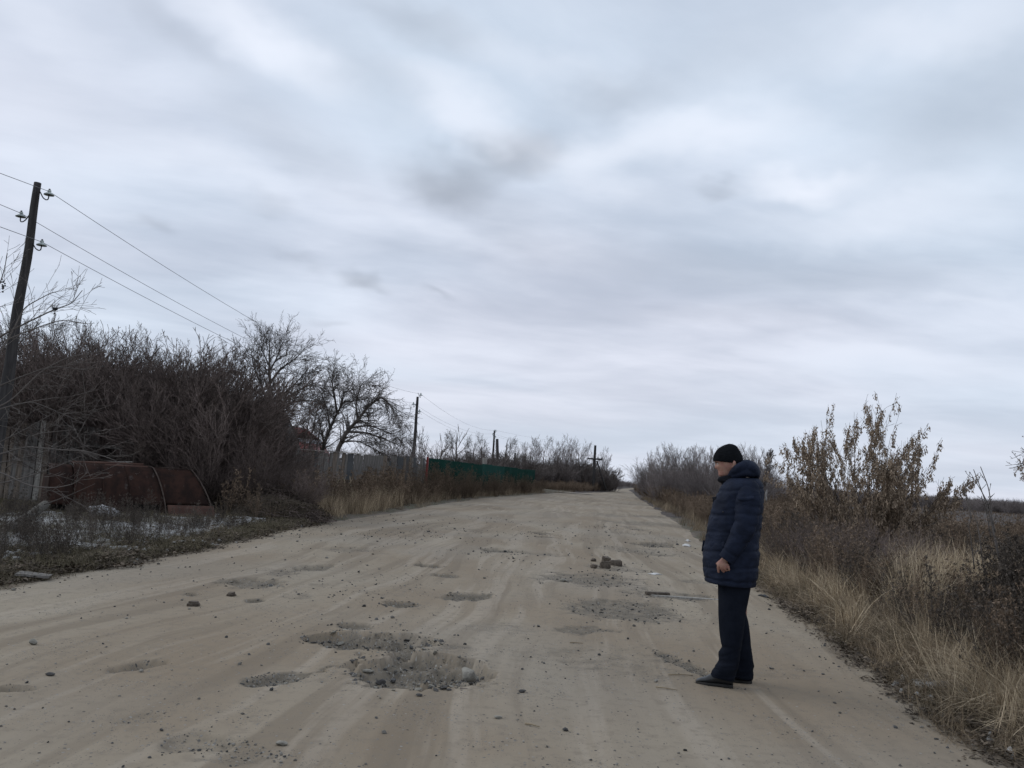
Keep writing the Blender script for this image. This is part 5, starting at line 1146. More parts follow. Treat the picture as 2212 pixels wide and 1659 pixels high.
# ------------------------------------------------------------------ leafy shrub on the right
CL = []
for i in range(5):
    rr = random.Random(500+i); V = []; Fq = []
    for _ in range(14):
        z_ = -rr.random()**.8*.13; a = rr.uniform(0, 6.28); q = .018*rr.random()**.5*(1.2+z_*3); x_, y_ = q*math.cos(a)*2, q*math.sin(a)*2; k_ = len(V); l = rr.uniform(.03, .05); w_ = rr.uniform(.009, .015); az = rr.uniform(0, 6.28); tx, ty = rr.gauss(0, .35)*l, rr.gauss(0, .35)*l
        c_, s_ = math.cos(az)*w_, math.sin(az)*w_
        V += [(x_, y_, z_), (x_+c_+tx*.5, y_+s_+ty*.5, z_-l*.5), (x_+tx, y_+ty, z_-l), (x_-c_+tx*.5, y_-s_+ty*.5, z_-l*.5)]; Fq.append((k_, k_+1, k_+2, k_+3))
    CL.append((V, Fq))
CLM = [np_mesh('seed_cluster', v_, f_, False, M['seed']) for v_, f_ in CL]
PL = dict(n=[11, 7, 4], wob=[.045, .07, .10], up=[.015, .03, .02], kids=[6, 3], start=[.3, .2], ang=[32, 34], lr=[.42, .45], rr=[.5, .6], taper=[.75, .7, .5], rmin=.0040)
base = at(1865, 1200, 20); base[2] = 0; rr = random.Random(17); o_ = [[], [], []]
for i in range(40):
    a = i*2.4+rr.uniform(-.3, .3); t_ = R_(4+46*math.sqrt(i/40)); b = .35*rr.random()
    grow(o_, rr, (b*math.cos(a), b*math.sin(a), -.05), (math.sin(t_)*math.cos(a), math.sin(t_)*math.sin(a), math.cos(t_)), (3.95-.95*(i/40))*rr.uniform(.86, 1.0), rr.uniform(.011, .020), 0, PL)
allseg = o_[0]+o_[1]+o_[2]; hh_ = float(np.percentile([s_[5] for s_ in allseg], 99.5)); k_ = (at(1870, 846, 20)[2])/hh_*.93
lf = empty('leafy_shrub', (base[0], base[1], float(Hh(base[0], base[1]))), 0, (k_*.80, k_*.9, k_)); tag(lf, 'wide many stemmed shrub still hung with dry brown seed clusters, right of the man', 'shrub')
link('stems', tube_mesh('stems', o_[0], 5, M['tree']), None, lf); link('twigs', tube_mesh('twigs', o_[1]+o_[2], 3, M['tree']), None, lf)
spots = []
for lst, pr_ in ((o_[1], 1.0), (o_[2], .42), (o_[0], .6)):
    for s_ in lst:
        if s_[5] < .9: continue
        c_ = (.95 if s_[5] > 1.1 else .5)*pr_*(.35+1.3*sst(fbm(s_[3]*1.2, s_[5]*1.2+s_[4], 3, 2), -.2, .3)); c_ = int(c_*1.45)+(rr.random() < c_*1.45-int(c_*1.45))
        for _ in range(c_):
            f = rr.random(); spots.append((s_[0]+(s_[3]-s_[0])*f, s_[1]+(s_[4]-s_[1])*f, s_[2]+(s_[5]-s_[2])*f, rr.uniform(1.0, 1.65)))
rr.shuffle(spots); spots.sort(key=lambda s_: s_[1]); near = spots[:len(spots)//2]; rr.shuffle(near); pick = near[:300]; rest = near[300:]+spots[len(spots)//2:]
for s_ in pick:
    o = link('seed_cluster', CLM[rr.randrange(5)], None, lf, s_[:3], (rr.gauss(0, .15), rr.gauss(0, .15), rr.uniform(0, 6)), s_[3])
V = []; Fq = []
for s_ in rest:
    v_, f_ = CL[rr.randrange(5)]; k_ = len(V); c_, sn = math.cos(s_[3]*40), math.sin(s_[3]*40)
    V += [(s_[0]+(p_[0]*c_-p_[1]*sn)*s_[3], s_[1]+(p_[0]*sn+p_[1]*c_)*s_[3], s_[2]+p_[2]*s_[3]) for p_ in v_]; Fq += [tuple(q_+k_ for q_ in ff) for ff in f_]
o = link('seed_clusters', np_mesh('seed_clusters', V, Fq, False, M['seed']), None, lf); o['kind'] = 'stuff'
print('clusters', len(spots))
# twig with leaves reaching in from the right edge
e = guided('edge_shrub', 'leafy twig reaching in from beyond the right picture edge', [([(2290, 1090), (2255, 1030), (2225, 1005), (2202, 1000)], .02, .005), ([(2265, 1045), (2230, 1030), (2204, 1022)], .012, .004), ([(2270, 1060), (2238, 985), (2210, 975)], .012, .004)], 12, 'tree', dict(PG, len=.25, side=.6, kids=[2, 1], rmin=.003))
V = []; Fq = []; b0 = np.array(e.location)
for _ in range(46):
    px, py = rq.choice([(2212, 985), (2206, 1000), (2200, 1020), (2212, 1025), (2222, 1010), (2230, 990), (2240, 1015)]); c0_ = at(px+rq.gauss(0, 5), py+rq.gauss(0, 6), 12+rq.gauss(0, .1))-b0; v_, f_ = CL[rq.randrange(5)]; k_ = len(V)
    V += [(c0_[0]+p_[0]*.5, c0_[1]+p_[1]*.5, c0_[2]+p_[2]*.5) for p_ in v_]; Fq += [tuple(q_+k_ for q_ in ff) for ff in f_]
link('leaves', np_mesh('leaves', V, Fq, False, M['seed']), None, e)
# bare sapling shoots on the right
PB = dict(PG, len=.12, side=.25, kids=[1, 1], rmin=.003, wob=[.05, .1, .1])
guided('bare_sapling', 'bare sapling with four thin upright shoots near the right edge', [([(2165, 1240), (2150, 1160), (2128, 1080), (2103, 1014)], .009, .004), ([(2160, 1220), (2143, 1140), (2138, 1060), (2118, 1008)], .008, .004), ([(2150, 1150), (2136, 1090), (2114, 1050), (2100, 1030)], .007, .003), ([(2140, 1160), (2132, 1110), (2120, 1072)], .006, .003)], 9, 'pale_twig', PB, cat='sapling', seed=3)
guided('bare_stalk', 'single bare stalk left of the upright sapling shoots', [([(2125, 1230), (2112, 1130), (2096, 1095), (2088, 1068)], .007, .003)], 9.3, 'pale_twig', PB, cat='stalk', seed=4)
guided('bare_stalk', 'pale bare stalk standing in the straw patch at the right', [([(2105, 1230), (2098, 1170), (2092, 1135)], .007, .004)], 9.0, 'pale_twig', PB, cat='stalk', seed=8)
guided('bare_stalk', 'short slanting bare stalk under the sky line left of the sapling', [([(2098, 1120), (2090, 1085), (2083, 1062), (2092, 1040)], .01, .003)], 10, 'pale_twig', PB, cat='stalk', seed=5)

# ------------------------------------------------------------------ foreground tree at the left edge
PF = dict(n=[7, 4], wob=[.05, .07], up=[.03, .03], kids=[3], start=[.15], ang=[36], lr=[.42], rr=[.6], taper=[.65, .5], rmin=.0028, side=.30, len=.65, bare=.08)
guided('foreground_tree', 'bare tree at the left edge, long pale twigs hanging in front of the fence',
       [([(-190, 1230), (-160, 1000), (-130, 880)], .11, .07),
        ([(-130, 880), (-60, 780), (0, 726), (66, 693), (116, 669), (155, 656), (178, 627)], .020, .005),
        ([(-120, 850), (0, 765), (35, 700), (53, 663), (109, 633), (122, 630)], .016, .004),
        ([(-130, 800), (-30, 660), (0, 613), (10, 580), (16, 547)], .013, .004),
        ([(-140, 950), (0, 882), (74, 866), (127, 858)], .016, .004), ([(30, 873), (74, 868), (148, 900), (185, 916)], .010, .004),
        ([(-140, 1000), (0, 982), (56, 964), (132, 972), (185, 974), (238, 990), (254, 998)], .015, .004), ([(56, 964), (58, 945), (90, 935), (165, 928)], .010, .004),
        ([(-120, 990), (0, 1019), (66, 1051), (119, 1054), (159, 1046), (190, 1020)], .014, .004), ([(-80, 1000), (0, 955), (60, 925), (120, 890), (160, 870)], .014, .004),
        ([(-100, 1010), (0, 1000), (70, 985), (140, 960), (190, 930)], .012, .004), ([(-100, 1030), (0, 1045), (60, 1030), (130, 1005), (175, 985)], .012, .004), ([(-60, 900), (20, 870), (90, 800), (150, 770), (215, 760)], .014, .004),
        ([(-60, 860), (30, 820), (110, 790), (190, 800)], .014, .004), ([(0, 740), (60, 715), (130, 690), (190, 700)], .012, .004), ([(95, 1090, .6), (150, 1070, .6), (205, 1045, .6)], .010, .003)],
       12.5, 'pale_twig', PF, seed=21, dens=1.7)
rr = random.Random(1)
for i, (px, py) in enumerate([(118, 668), (7, 608), (6, 622)]):
    c_ = at(px, py, 12.4); me = bpy.data.meshes.new('berry_cluster'); bm = bmesh.new()
    for _ in range(12 if i == 0 else 6):
        mm = Matrix.Translation((rr.gauss(0, .018), rr.gauss(0, .015), rr.gauss(0, .03))); bmesh.ops.create_icosphere(bm, subdivisions=1, radius=rr.uniform(.010, .018), matrix=mm)
    bm.to_mesh(me); bm.free(); tag(link('berry_cluster', me, M['iron'], None, c_), ['dark dried fruit cluster on the topmost foreground branch right of the pole', 'upper dark berry pair hanging at the left picture edge', 'lower dark berry pair hanging at the left picture edge'][i], 'berries')
# ------------------------------------------------------------------ the man
O_ = ground(1570, 1478); yaw = math.atan2(O_[0], O_[1]); EX = np.array([math.cos(yaw), -math.sin(yaw), 0]); EY = np.array([math.sin(yaw), math.cos(yaw), 0])
def mp(X, Y, yo=0.0):
    """point of the figure seen at (X, Y) of an enlarged view, at yo metres behind its middle plane, in the figure's own axes"""
    d = ray((2650+X/2.764)*.54861, (1700+Y/2.764)*.54861); c_ = np.array([0, 0, EYE]); t_ = ((O_-c_)@EY+yo)/(d@EY); P = c_+d*t_-O_
    return np.array([P@EX, yo, P[2]])
PXM = abs(mp(700, 1500)[0]-mp(600, 1500)[0])/100
def ring_pts(pf, pb, b, yo=0, e=1.0, n=32):
    c_ = (pf+pb)/2; a = (pb-pf)/2; out = []
    for i in range(n):
        th = 2*math.pi*i/n; cs, sn = math.cos(th), math.sin(th); cs = math.copysign(abs(cs)**e, cs); sn = math.copysign(abs(sn)**e, sn)
        out.append(c_+a*cs+np.array([0, b*sn, 0]))
    return out
def loft_rows(name, rows, mat, yo=0, e=1.0, n=40, sub=60, disp=None, cap=True):
    """rows: (Yf, Xf, Yb, Xb, half width[, y offset])"""
    rows = np.array([r_ if len(r_) == 6 else (*r_, yo) for r_ in rows], float); k = len(rows); tt_ = np.linspace(0, k-1, sub)
    cub = []
    for j in range(6):
        v_ = rows[:, j]; m_ = np.gradient(v_); i0 = np.minimum(tt_.astype(int), k-2); f = tt_-i0
        cub.append((2*f**3-3*f**2+1)*v_[i0]+(f**3-2*f**2+f)*m_[i0]+(-2*f**3+3*f**2)*v_[i0+1]+(f**3-f**2)*m_[i0+1])
    R3 = []
    for q in range(sub):
        yf, xf, yb, xb, b, y0 = (c_[q] for c_ in cub); pf, pb = mp(xf, yf, y0), mp(xb, yb, y0); rg = ring_pts(pf, pb, b, 0, e, n)
        if disp:
            c_ = (pf+pb)/2; rg = [p_+disp((yf+yb)/2, i/n, p_)*(lambda v_: v_/np.linalg.norm(v_))(np.array([p_[0]-c_[0], p_[1]-c_[1], 1e-6])) for i, p_ in enumerate(rg)]
        R3.append(rg)
    return ring_loft(name, R3, mat, cap, True)
def tube_px(name, pts_, mat, n=20, sub=40, disp=None, flat=1.0):
    """pts: (X, Y, yo, radius px)"""
    A_ = np.array(pts_, float); k = len(A_); tt_ = np.linspace(0, k-1, sub); cub = []
    for j in range(4):
        v_ = A_[:, j]; m_ = np.gradient(v_); i0 = np.minimum(tt_.astype(int), k-2); f = tt_-i0
        cub.append((2*f**3-3*f**2+1)*v_[i0]+(f**3-2*f**2+f)*m_[i0]+(-2*f**3+3*f**2)*v_[i0+1]+(f**3-f**2)*m_[i0+1])
    C_ = np.array([mp(cub[0][i], cub[1][i], cub[2][i]) for i in range(sub)]); rad = cub[3]*PXM
    tg = np.gradient(C_, axis=0); tg /= np.linalg.norm(tg, axis=1, keepdims=True); rings = []
    for i in range(sub):
        yv = np.array([0, 1., 0]); a = np.cross(tg[i], yv); a /= np.linalg.norm(a); b = np.cross(a, tg[i])
        rg = []
        for j in range(n):
            th = 2*math.pi*j/n; r_ = rad[i]+(disp(i/(sub-1), j/n, C_[i]) if disp else 0); rg.append(C_[i]+a*r_*math.cos(th)+b*r_*flat*math.sin(th))
        rings.append(rg)
    return ring_loft(name, rings, mat, True, True)
def join(name, meshes, mat, voxel=None, smooth_it=0):
    V = []; F4 = []; off = 0; bm = bmesh.new()
    for me in meshes: bm.from_mesh(me)
    me = bpy.data.meshes.new(name); bm.to_mesh(me); bm.free(); me.materials.clear(); me.materials.append(mat)
    for p_ in me.polygons: p_.use_smooth = True; p_.material_index = 0
    if voxel:
        tmp = bpy.data.objects.new('tmp', me); COL.objects.link(tmp); md = tmp.modifiers.new('v', 'REMESH'); md.mode = 'VOXEL'; md.voxel_size = voxel; md.use_smooth_shade = True
        if smooth_it: s_ = tmp.modifiers.new('s', 'SMOOTH'); s_.iterations = smooth_it; s_.factor = .5
        dg = bpy.context.evaluated_depsgraph_get(); me2 = bpy.data.meshes.new_from_object(tmp.evaluated_get(dg)); bpy.data.objects.remove(tmp); me = me2; me.name = name
        me.materials.clear(); me.materials.append(mat)
        for p_ in me.polygons: p_.use_smooth = True; p_.material_index = 0
    return me
def cloth(name, c1, c2, weave=260, wr=7, rough=.75, spec=.3, bumpk=.35):
    m_, t, bs = mat_new(name); pos = t.new('ShaderNodeTexCoord').outputs['Object']
    t.l.new(t.mix(t.smooth(t.noise(pos, 9, 4, .6), .35, .65), c1, c2), bs.inputs['Base Color']); bs.inputs['Roughness'].default_value = rough; bs.inputs['Specular IOR Level'].default_value = spec
    h_ = t.math('ADD', t.math('MULTIPLY', t.noise(t.scale(pos, (1, 1, 1.8)), wr, 4, .55, .6), 1.0), t.math('MULTIPLY', t.noise(pos, weave, 2, .5), .08))
    t.l.new(t.bump(h_, bumpk, .03), bs.inputs['Normal']); return m_
M['coat'] = cloth('navy_padded_cloth', (.0085, .0120, .0235), (.0135, .019, .037), wr=13, rough=.75, spec=.12)
M['coat_dark'] = cloth('black_collar_cloth', (.005, .006, .009), (.009, .010, .014), spec=.08)
M['trousers'] = cloth('dark_trouser_cloth', (.0065, .0085, .0145), (.010, .0125, .020), wr=6, spec=.08, rough=.9)
M['hat'] = cloth('black_knit', (.0045, .0050, .0065), (.008, .009, .011), 420, 30, .95, .1)
M['leather'] = mat_simple('black_leather', (.012, .013, .014), (.020, .020, .021), 20, .42, spec=.4, bump=.15, bscale=50)
M['sole'] = mat_simple('dusty_sole', (.035, .032, .029), (.02, .019, .018), 20, .9)
m_, t, bs = mat_new('skin'); pos = t.new('ShaderNodeTexCoord').outputs['Object']
t.l.new(t.mix(t.smooth(t.noise(pos, 24, 3, .6), .35, .7), (.345, .205, .155), (.29, .145, .115)), bs.inputs['Base Color']); bs.inputs['Roughness'].default_value = .55; bs.inputs['Subsurface Weight'].default_value = .08; bs.inputs['Subsurface Radius'].default_value = (.01, .004, .002)
M['skin'] = m_
M['hair'] = mat_simple('brown_hair', (.035, .025, .02), None, 50)
man = empty('person', (O_[0], O_[1], 0), -yaw); tag(man, 'man in black knit cap and long navy padded coat looking down at the road', 'person')
MZ = road_z(O_[0], O_[1])[0]; man.location = (O_[0], O_[1], MZ-.003)
# --- body: head, neck, torso, arms with hands, legs, grown together
def head_disp(Y, f, p_):
    return 0
HR = [(165, 560, 165, 680, .04), (185, 515, 185, 715, .062), (215, 484, 215, 725, .073), (260, 460, 260, 742, .079), (300, 447, 300, 748, .080), (318, 446, 318, 747, .080), (330, 450, 330, 745, .079), (345, 466, 345, 742, .0785), (360, 470, 360, 738, .078), (378, 474, 378, 730, .077),
      (395, 479, 395, 735, .075), (410, 485, 410, 727, .072), (422, 488, 422, 720, .069), (430, 491, 430, 714, .067), (434, 496, 434, 712, .066), (440, 489, 440, 708, .065), (452, 495, 452, 700, .062), (470, 493, 470, 690, .057), (486, 506, 486, 684, .050), (500, 540, 500, 680, .040)]
hm = loft_rows('head', HR, M['skin'], e=.92, n=56, sub=110)
zt = {Y: mp(460, Y)[2] for Y in (330, 345, 360, 378, 395, 404, 410)}
ys_n = np.array([mp(460, Y)[2] for Y in (412, 405, 396, 385, 370, 355, 342, 330)]); am = np.array([0, 18, 30, 27, 17, 9, 3, 0])*PXM
for v_ in hm.vertices:
    c_ = v_.co
    if c_.x < mp(560, 380)[0] and abs(c_.y) < .05:
        k = float(np.interp(c_.z, ys_n, am)); wgt = math.exp(-(c_.y/.0125)**2); wing = math.exp(-((abs(c_.y)-.014)/.007)**2)*.30*math.exp(-((c_.z-mp(460, 399)[2])/.008)**2)
        v_.co.x -= k*wgt+.03*wing*.4
        ez = mp(460, 350)[2]; v_.co.x += .010*math.exp(-((abs(c_.y)-.032)/.014)**2-((c_.z-ez)/.011)**2)                       # eye sockets
        v_.co.x -= .006*math.exp(-((abs(c_.y)-.040)/.018)**2-((c_.z-mp(460, 385)[2])/.016)**2)                                # cheeks
        v_.co.x -= .004*math.exp(-((abs(c_.y)-.028)/.016)**2-((c_.z-mp(460, 333)[2])/.006)**2)                                # brow ridge
        v_.co.x += .003*math.exp(-((abs(c_.y)-.024)/.006)**2-((c_.z-mp(460, 433)[2])/.006)**2)                                # mouth corners
parts = [hm, tube_px('neck', [(625, 430, 0, 72), (660, 500, 0, 78), (700, 590, 0, 95), (720, 660, 0, 110)], M['skin'], 24, 12)]
parts.append(loft_rows('torso', [(560, 620, 560, 850, .13), (620, 570, 620, 900, .18), (760, 520, 760, 910, .19), (950, 480, 950, 900, .175), (1150, 450, 1150, 880, .17), (1350, 440, 1350, 880, .17), (1560, 470, 1560, 840, .165), (1720, 520, 1720, 800, .14)], M['skin'], n=32, sub=30))
for sg in (-1, 1):   # ears
    er = [(mp(662, 352)[0], sg*.0785, mp(662, 352)[2]+.022-.058*f) for f in np.linspace(0, 1, 9)]; 
    parts.append(smooth_tube('ear', [(x_+.006*math.sin(f*3.1)-.004*f, y_+sg*.006*math.sin(f*3), z_) for (x_, y_, z_), f in zip(er, np.linspace(0, 1, 9))], np.array([.006, .011, .013, .013, .012, .011, .010, .010, .006]), 10))
parts.append(tube_px('arm', [(820, 640, -.18, 55), (812, 800, -.225, 58), (795, 960, -.245, 50), (740, 1110, -.252, 46), (650, 1270, -.257, 40), (590, 1370, -.255, 37), (572, 1400, -.253, 36)], M['skin'], 16, 30))
def hx(x_, y_): return 359.3+x_*.2499, 1243.8+y_*.2499
def chain(pts_, yo):
    out = []; 
    for (x_, y_, dy_, r_) in pts_: X, Y = hx(x_, y_); out.append((X, Y, yo+dy_, r_))
    return out
HY = -.262
def hand(yo, dX=0, dY=0, sg=1):
    res = []; T = lambda pts_: [(X+dX, Y+dY, y_, r_) for X, Y, y_, r_ in chain([(a, b, c_*sg, d_) for a, b, c_, d_ in pts_], yo)]
    res.append(tube_px('palm', T([(900, 440, 0, 34), (820, 560, .0, 32), (770, 660, .0, 42), (745, 760, -.002, 58), (745, 840, 0, 66), (745, 900, .008, 58)]), M['skin'], 18, 18, flat=.52))
    res.append(tube_px('finger', T([(590, 720, -.004, 14), (535, 850, -.010, 15.5), (528, 960, -.004, 14.5), (538, 1080, .004, 13), (552, 1175, .010, 10.5)]), M['skin'], 12, 16))
    res.append(tube_px('finger', T([(690, 760, -.006, 14), (672, 900, -.012, 16), (690, 1030, -.004, 14.5), (760, 1115, .012, 12.5), (845, 1160, .022, 10)]), M['skin'], 12, 16))
    res.append(tube_px('finger', T([(800, 770, -.006, 14), (815, 900, -.013, 16), (830, 1020, -.006, 14), (890, 1075, .010, 12.5), (960, 1085, .022, 10)]), M['skin'], 12, 16))
    res.append(tube_px('finger', T([(900, 780, -.004, 13), (965, 900, -.010, 14.5), (985, 990, -.008, 13), (1005, 1045, .002, 11.5), (985, 1075, .014, 10)]), M['skin'], 12, 16))
    res.append(tube_px('thumb', T([(700, 620, .006, 17), (590, 690, .012, 16), (500, 760, .014, 13), (440, 800, .016, 9.5)]), M['skin'], 12, 14))
    return res
parts += hand(HY)
parts.append(tube_px('arm', [(800, 640, .18, 55), (815, 800, .222, 56), (790, 960, .235, 50), (660, 1110, .235, 46), (560, 1180, .225, 40), (510, 1230, .21, 36)], M['skin'], 16, 30))
parts += hand(.19, -60, -120, -1)
for yo, xs_ in ((-.105, ((640, 1640, 110), (650, 1900, 88), (640, 2150, 72), (625, 2400, 66), (600, 2600, 48), (590, 2690, 44))), (.105, ((700, 1640, 110), (720, 1900, 86), (735, 2150, 70), (770, 2400, 64), (790, 2600, 46), (795, 2660, 42)))):
    parts.append(tube_px('leg', [(x_, y_, yo, r_) for x_, y_, r_ in xs_], M['skin'], 20, 24))
link('body', join('body', parts, M['skin'], .0042, 2), None, man)
for sg in (-1, 1):
    ec = mp(487, 351); me = bpy.data.meshes.new('eye'); bm = bmesh.new(); bmesh.ops.create_uvsphere(bm, u_segments=12, v_segments=8, radius=.011); bm.to_mesh(me); bm.free(); me.materials.append(M['paper'])
    ey_ = link('eye', me, None, man, (ec[0]+.004, sg*.032, ec[2]))
    c_ = mp(478, 347); lid = smooth_tube('eyelid', [(c_[0]+.006, sg*.022, c_[2]+.001), (c_[0]+.001, sg*.033, c_[2]+.002), (c_[0]+.014, sg*.046, c_[2]-.001)], [.002, .0038, .002], 6, M['hair']); link('eyelid', lid, None, man)
    c_ = mp(460, 333); link('eyebrow', smooth_tube('eyebrow', [(c_[0]+.002, sg*.014, c_[2]-.002), (c_[0]-.001, sg*.030, c_[2]+.001), (c_[0]+.014, sg*.046, c_[2]-.003)], [.003, .0045, .002], 6, M['hair']), None, man)
c_ = mp(494, 433); link('mouth', smooth_tube('mouth', [(c_[0]+.012, -.024, c_[2]-.001), (c_[0]+.001, -.010, c_[2]), (c_[0]-.001, 0, c_[2]), (c_[0]+.001, .010, c_[2]), (c_[0]+.012, .024, c_[2]-.001)], [.0015, .003, .0035, .003, .0015], 6, mat_simple('lip_colour', (.22, .085, .07), None, 9, .5)), None, man)
# --- cap
def hat_d(Y, f, p_): return .0012*math.sin(f*2*math.pi*46)+.0035*float(fbm(f*9, Y*.012, 3, 3))
hat = loft_rows('knit_cap', [(321, 440, 356, 752, .083), (316, 436, 351, 758, .088), (292, 437, 322, 765, .091), (255, 446, 285, 760, .091), (215, 468, 238, 742, .086), (180, 501, 192, 717, .074), (152, 548, 156, 690, .052), (138, 588, 140, 655, .026), (133, 610, 134, 632, .008)], M['hat'], e=.93, n=72, sub=50, disp=hat_d)
link('knit_cap', hat, None, man)
# --- coat
SEAM = [640, 905, 1085, 1290, 1465, 1600]
def coat_d(Y, f, p_):
    d = min(abs(Y-s_) for s_ in SEAM); puff = .007*(1-math.exp(-(d/18.)**2))-.004
    side = abs(math.sin(f*2*math.pi))
    wr = .011*float(fbm(f*11, Y*.0075+3, 2, 4))+.006*float(fbm(f*30+Y*.004, Y*.022, 5, 3))
    return puff+wr*(1.15)
CR_ = [(500, 610, 505, 880, .09), (520, 585, 515, 925, .155), (560, 552, 545, 955, .205), (610, 515, 590, 974, .232), (680, 478, 650, 985, .243), (760, 448, 740, 988, .245), (860, 415, 860, 984, .240), (960, 390, 960, 970, .236), (1085, 368, 1085, 946, .230), (1200, 353, 1200, 941, .236), (1300, 334, 1300, 938, .243), (1400, 324, 1400, 937, .250), (1480, 327, 1500, 932, .252), (1550, 338, 1600, 917, .25), (1608, 352, 1680, 888, .245)]
coat_parts = [loft_rows('coat_shell', CR_, M['coat'], e=.90, n=72, sub=130, disp=coat_d)]
def slv_d(k):
    cr = [.14, .33, .42, .52, .68, .86] if k == 0 else [.2, .4, .55, .75]
    def f_(u_, a, c_):
        d = min(abs(u_+.012*math.sin(a*6.28)-q) for q in cr); return .006*(1-math.exp(-(d/.020)**2))-.004+.009*float(fbm(a*5, u_*8+k*9, 4, 3))
    return f_
sl = tube_px('sleeve', [(850, 560, -.13, 70), (835, 610, -.175, 108), (818, 700, -.205, 130), (808, 820, -.225, 136), (800, 930, -.240, 130), (778, 1040, -.248, 120), (724, 1150, -.252, 112), (664, 1255, -.256, 98), (615, 1335, -.258, 86), (572, 1395, -.258, 79)], M['coat'], 40, 90, disp=slv_d(0), flat=.80)
sr2 = tube_px('sleeve', [(840, 560, .13, 70), (830, 610, .175, 105), (815, 700, .205, 125), (810, 820, .222, 128), (790, 940, .235, 122), (720, 1050, .240, 112), (610, 1140, .235, 104), (500, 1210, .222, 94), (412, 1255, .205, 84)], M['coat'], 40, 80, disp=slv_d(1), flat=.85)
cs = link('coat', join('coat', coat_parts, M['coat']), None, man)
link('sleeve', join('sleeve', [sl], M['coat']), None, man); link('sleeve', join('sleeve', [sr2], M['coat']), None, man)
def flap(nm, quad, yo, mat, th=.008, par=None, bulge=.004):
    """small sewn flap; quad in figure pixels, clockwise from the top left"""
    q = [mp(x_, y_, yo if not isinstance(yo, tuple) else yo[i]) for i, (x_, y_) in enumerate(quad)]; V = []; n = 10
    for i in range(n+1):
        for j in range(5):
            u_, v_ = i/n, j/4; p_ = (q[0]*(1-u_)+q[1]*u_)*(1-v_)+(q[3]*(1-u_)+q[2]*u_)*v_; p_ = p_.copy(); p_[1] -= bulge*math.sin(math.pi*v_)+.002*math.sin(u_*9)
            if v_ == 1: p_[2] -= .012*math.sin(math.pi*u_)
            V.append(p_)
    Fq = [(i*5+j, i*5+j+1, (i+1)*5+j+1, (i+1)*5+j) for i in range(n) for j in range(4)]
    o = link(nm, np_mesh(nm, V, Fq, True, mat), None, par or man); md = o.modifiers.new('thickness', 'SOLIDIFY'); md.thickness = th; return o
flap('pocket_flap', [(695, 712), (880, 700), (890, 732), (700, 742)], (-.285, -.285, -.30, -.305), M['coat'])
flap('pocket_flap', [(400, 1195), (566, 1200), (560, 1262), (405, 1265)], (-.165, -.236, -.242, -.172), M['coat'])
# button band down the front
bpts = [(548, 575), (505, 650), (462, 735), (428, 850), (402, 960), (378, 1085), (364, 1200), (343, 1300), (334, 1400), (336, 1490), (352, 1590)]
V = []; Fq = []
for i, (x_, y_) in enumerate(bpts):
    for j, yy in enumerate((-.045, -.04, .03, .035)):
        p_ = mp(x_-(13 if j in (1, 2) else 5), y_, yy); V.append(p_)
Fq = [(i*4+j, i*4+j+1, (i+1)*4+j+1, (i+1)*4+j) for i in range(len(bpts)-1) for j in range(3)]
o = link('button_band', np_mesh('button_band', V, Fq, True, M['coat_dark']), None, man); o.modifiers.new('thickness', 'SOLIDIFY').thickness = .010
o.modifiers.new('soft', 'SUBSURF').render_levels = 1
flap('pocket_flap', [(338, 1185), (395, 1195), (380, 1290), (322, 1305)], (.12, .20, .21, .13), M['coat'], .012)
flap('front_tab', [(428, 712), (470, 705), (466, 752), (432, 768)], (-.05, -.10, -.10, -.05), M['coat_dark'])
c_ = mp(545, 876, -.215); me = smooth_tube('snap', [c_+[0, .004, 0], c_-[0, .006, 0]], [.007, .006], 10, M['iron']); link('snap', me, None, man)
# hem cord line
hem = loft_rows('hem_band', [(1592, 346, 1656, 900, .252), (1604, 347, 1672, 894, .252), (1614, 352, 1684, 889, .249), (1616, 362, 1684, 878, .240)], M['coat'], e=.9, n=72, sub=12, disp=lambda Y, f, p_: .005+.005*float(fbm(f*11, 3, 2, 4)), cap=False); link('hem_band', hem, None, man)
# collar, hood
col = loft_rows('collar', [(600, 545, 560, 830, .115), (560, 520, 520, 830, .112), (548, 496, 500, 800, .104), (530, 483, 460, 780, .096), (514, 484, 440, 765, .090), (500, 494, 430, 755, .084), (502, 520, 440, 745, .076), (530, 550, 480, 740, .068)], M['coat_dark'], n=48, sub=40, disp=lambda Y, f, p_: .004*float(fbm(f*10, Y*.02, 1, 3)), cap=False); link('collar', col, None, man)
def ell(cx_, cy_, yo, rl, rs, ry, ang):
    bm = bmesh.new(); bmesh.ops.create_icosphere(bm, subdivisions=4, radius=1); c_ = mp(cx_, cy_, yo); a = R_(-ang)+ROLL
    for v_ in bm.verts:
        x_, y_, z_ = v_.co.x*rl*PXM, v_.co.y*ry, v_.co.z*rs*PXM; v_.co = Vector((c_[0]+x_*math.cos(a)-z_*math.sin(a), c_[1]+y_, c_[2]+x_*math.sin(a)+z_*math.cos(a)))
    me = bpy.data.meshes.new('e'); bm.to_mesh(me); bm.free(); return me
hp = [ell(838, 402, 0, 128, 88, .135, 38), ell(800, 372, 0, 86, 66, .13, 30), ell(885, 450, 0, 78, 62, .115, 52)]
for sg in (-1, 1):
    hp.append(tube_px('roll', [(604, 486, sg*.070, 22), (640, 452, sg*.095, 34), (690, 420, sg*.112, 48), (745, 388, sg*.110, 58), (790, 366, sg*.075, 60), (800, 360, 0, 60)], M['coat'], 16, 24))
    hp.append(tube_px('roll', [(640, 500, sg*.098, 24), (720, 466, sg*.118, 34), (800, 452, sg*.115, 42), (870, 470, sg*.08, 44)], M['coat'], 16, 24))
hd = join('hood', hp, M['coat'], .007, 4)
for v_ in hd.vertices:
    n_ = v_.normal; v_.co += n_*(.009*float(fbm(v_.co.x*11+v_.co.y*5, v_.co.z*16, 3, 3)))
link('hood', hd, None, man)
